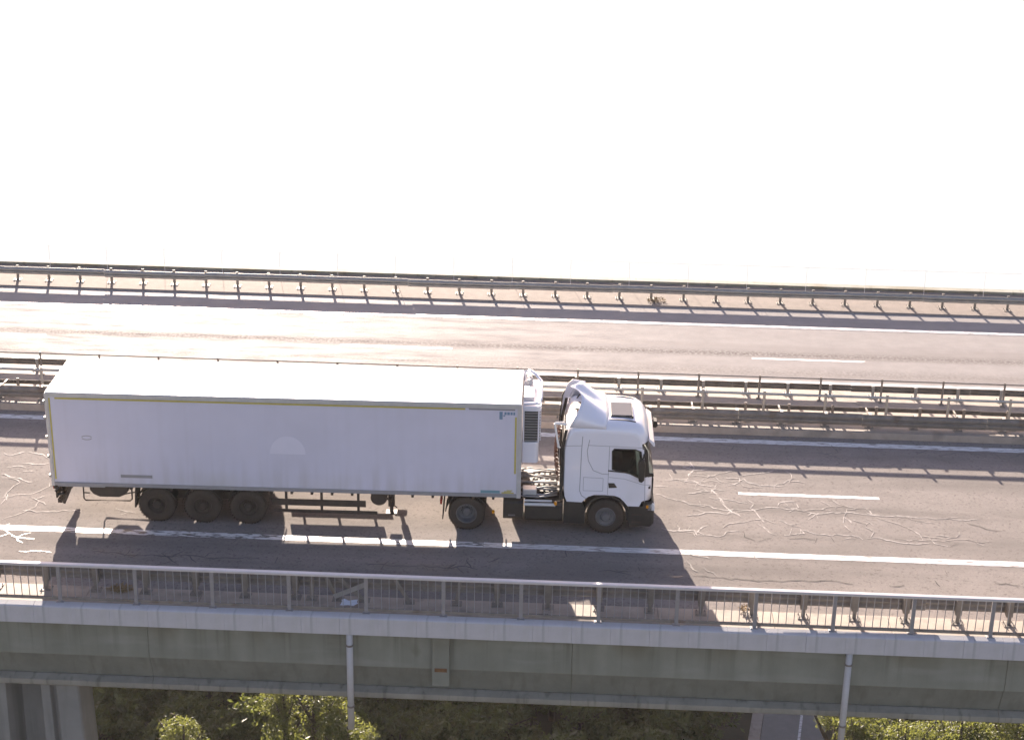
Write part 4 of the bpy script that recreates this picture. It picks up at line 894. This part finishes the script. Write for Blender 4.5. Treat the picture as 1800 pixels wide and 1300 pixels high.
lit = [crown_mesh('crown', 40+i, 2.0, 2.2, 150, 24, .115, leaf_lit) for i in range(4)]
def trunk_mesh(seed, h):
    q = random.Random(seed); mb = MB(); mb.tube([(0, 0, -.6), (.05, 0, h*.4), (-.08, .06, h*.75), (0, 0, h)], [.22, .17, .12, .05], 8)
    for i in range(5):
        a = q.uniform(0, 6.28); z = h*q.uniform(.4, .8); l = q.uniform(1, 1.8); mb.tube([(0, 0, z), (l*.5*math.cos(a), l*.5*math.sin(a), z+.5), (l*math.cos(a), l*math.sin(a), z+1.1)], [.09, .06, .02], 6)
    return mb.mesh('trunk', bark, True)
tr1 = [trunk_mesh(i, 4.2) for i in range(2)]
def tree(label, x, y, top, crowns, rz, s, q, group=None):
    z0 = terrain(x, y); t = thing('tree', label, 'tree', (0, 0, 0)); t.location = (x, y, z0); t.rotation_euler = (0, 0, q.uniform(0, 6.28))
    if group: t['group'] = group
    h = top-z0; c = link('crown', q.choice(crowns), t); c.location = (0, 0, h-rz*s*1.1); c.scale = (s, s, s)
    k = link('trunk', q.choice(tr1), t); f = max(.5, (h-rz*s*.5)/4.2); k.scale = (1, 1, f)
    return t
q = random.Random(3)
for j, y in enumerate((38.5, 42.5, 46.5, 51, 56)):
    for i in range(17):
        x = -25+i*4.6+q.uniform(-1.2, 1.2)+(2.3 if j % 2 else 0); yy_ = y+q.uniform(-1.2, 1.2)
        if vx(yy_)-3.2-(yy_ < 45)*(45-yy_)*.25 < x < vx(yy_)+7.2: continue
        if -1.5 < x < 5.5 and yy_ < 41: continue
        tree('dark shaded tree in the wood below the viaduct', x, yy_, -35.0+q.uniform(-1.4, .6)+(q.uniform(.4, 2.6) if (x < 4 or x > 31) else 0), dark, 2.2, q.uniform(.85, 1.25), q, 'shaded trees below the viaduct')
LIT = [('sunlit yellow-green tree left of the left drain pipe, under the girder', .9, 38.6, -28.9, 1.0),
       ('sunlit tree crown just left of the left drain pipe, lower branches', 3.0, 36.9, -30.3, .8),
       ('sunlit leafy crown at the bottom edge right beside the left drain pipe', 4.4, 34.6, -30.6, .62),
       ('sunlit crown touching the girder shadow, leftmost of those by the left drain pipe', -1.0, 39.4, -29.9, .62),
       ('small dim green tree at the bottom left beside the pier', -6.3, 37.5, -31.2, .7),
       ('sunlit tree right of the right drain pipe beside the valley road', 31.0, 37.6, -28.3, .85),
       ('second sunlit tree right of the valley road, under the girder', 33.4, 37.0, -28.9, .8),
       ('bright round tree crown towards the right edge of the picture bottom', 36.4, 37.2, -28.6, .78),
       ('bright tree crown cut by the bottom right corner', 39.6, 37.8, -28.5, .85),
       ('bushy tree added in place of the sunlit grass verge between the valley road and the right drain pipe', 29.75, 38.2, -29.0, .45)]  # last one is added as a stand-in for the sunlit verge
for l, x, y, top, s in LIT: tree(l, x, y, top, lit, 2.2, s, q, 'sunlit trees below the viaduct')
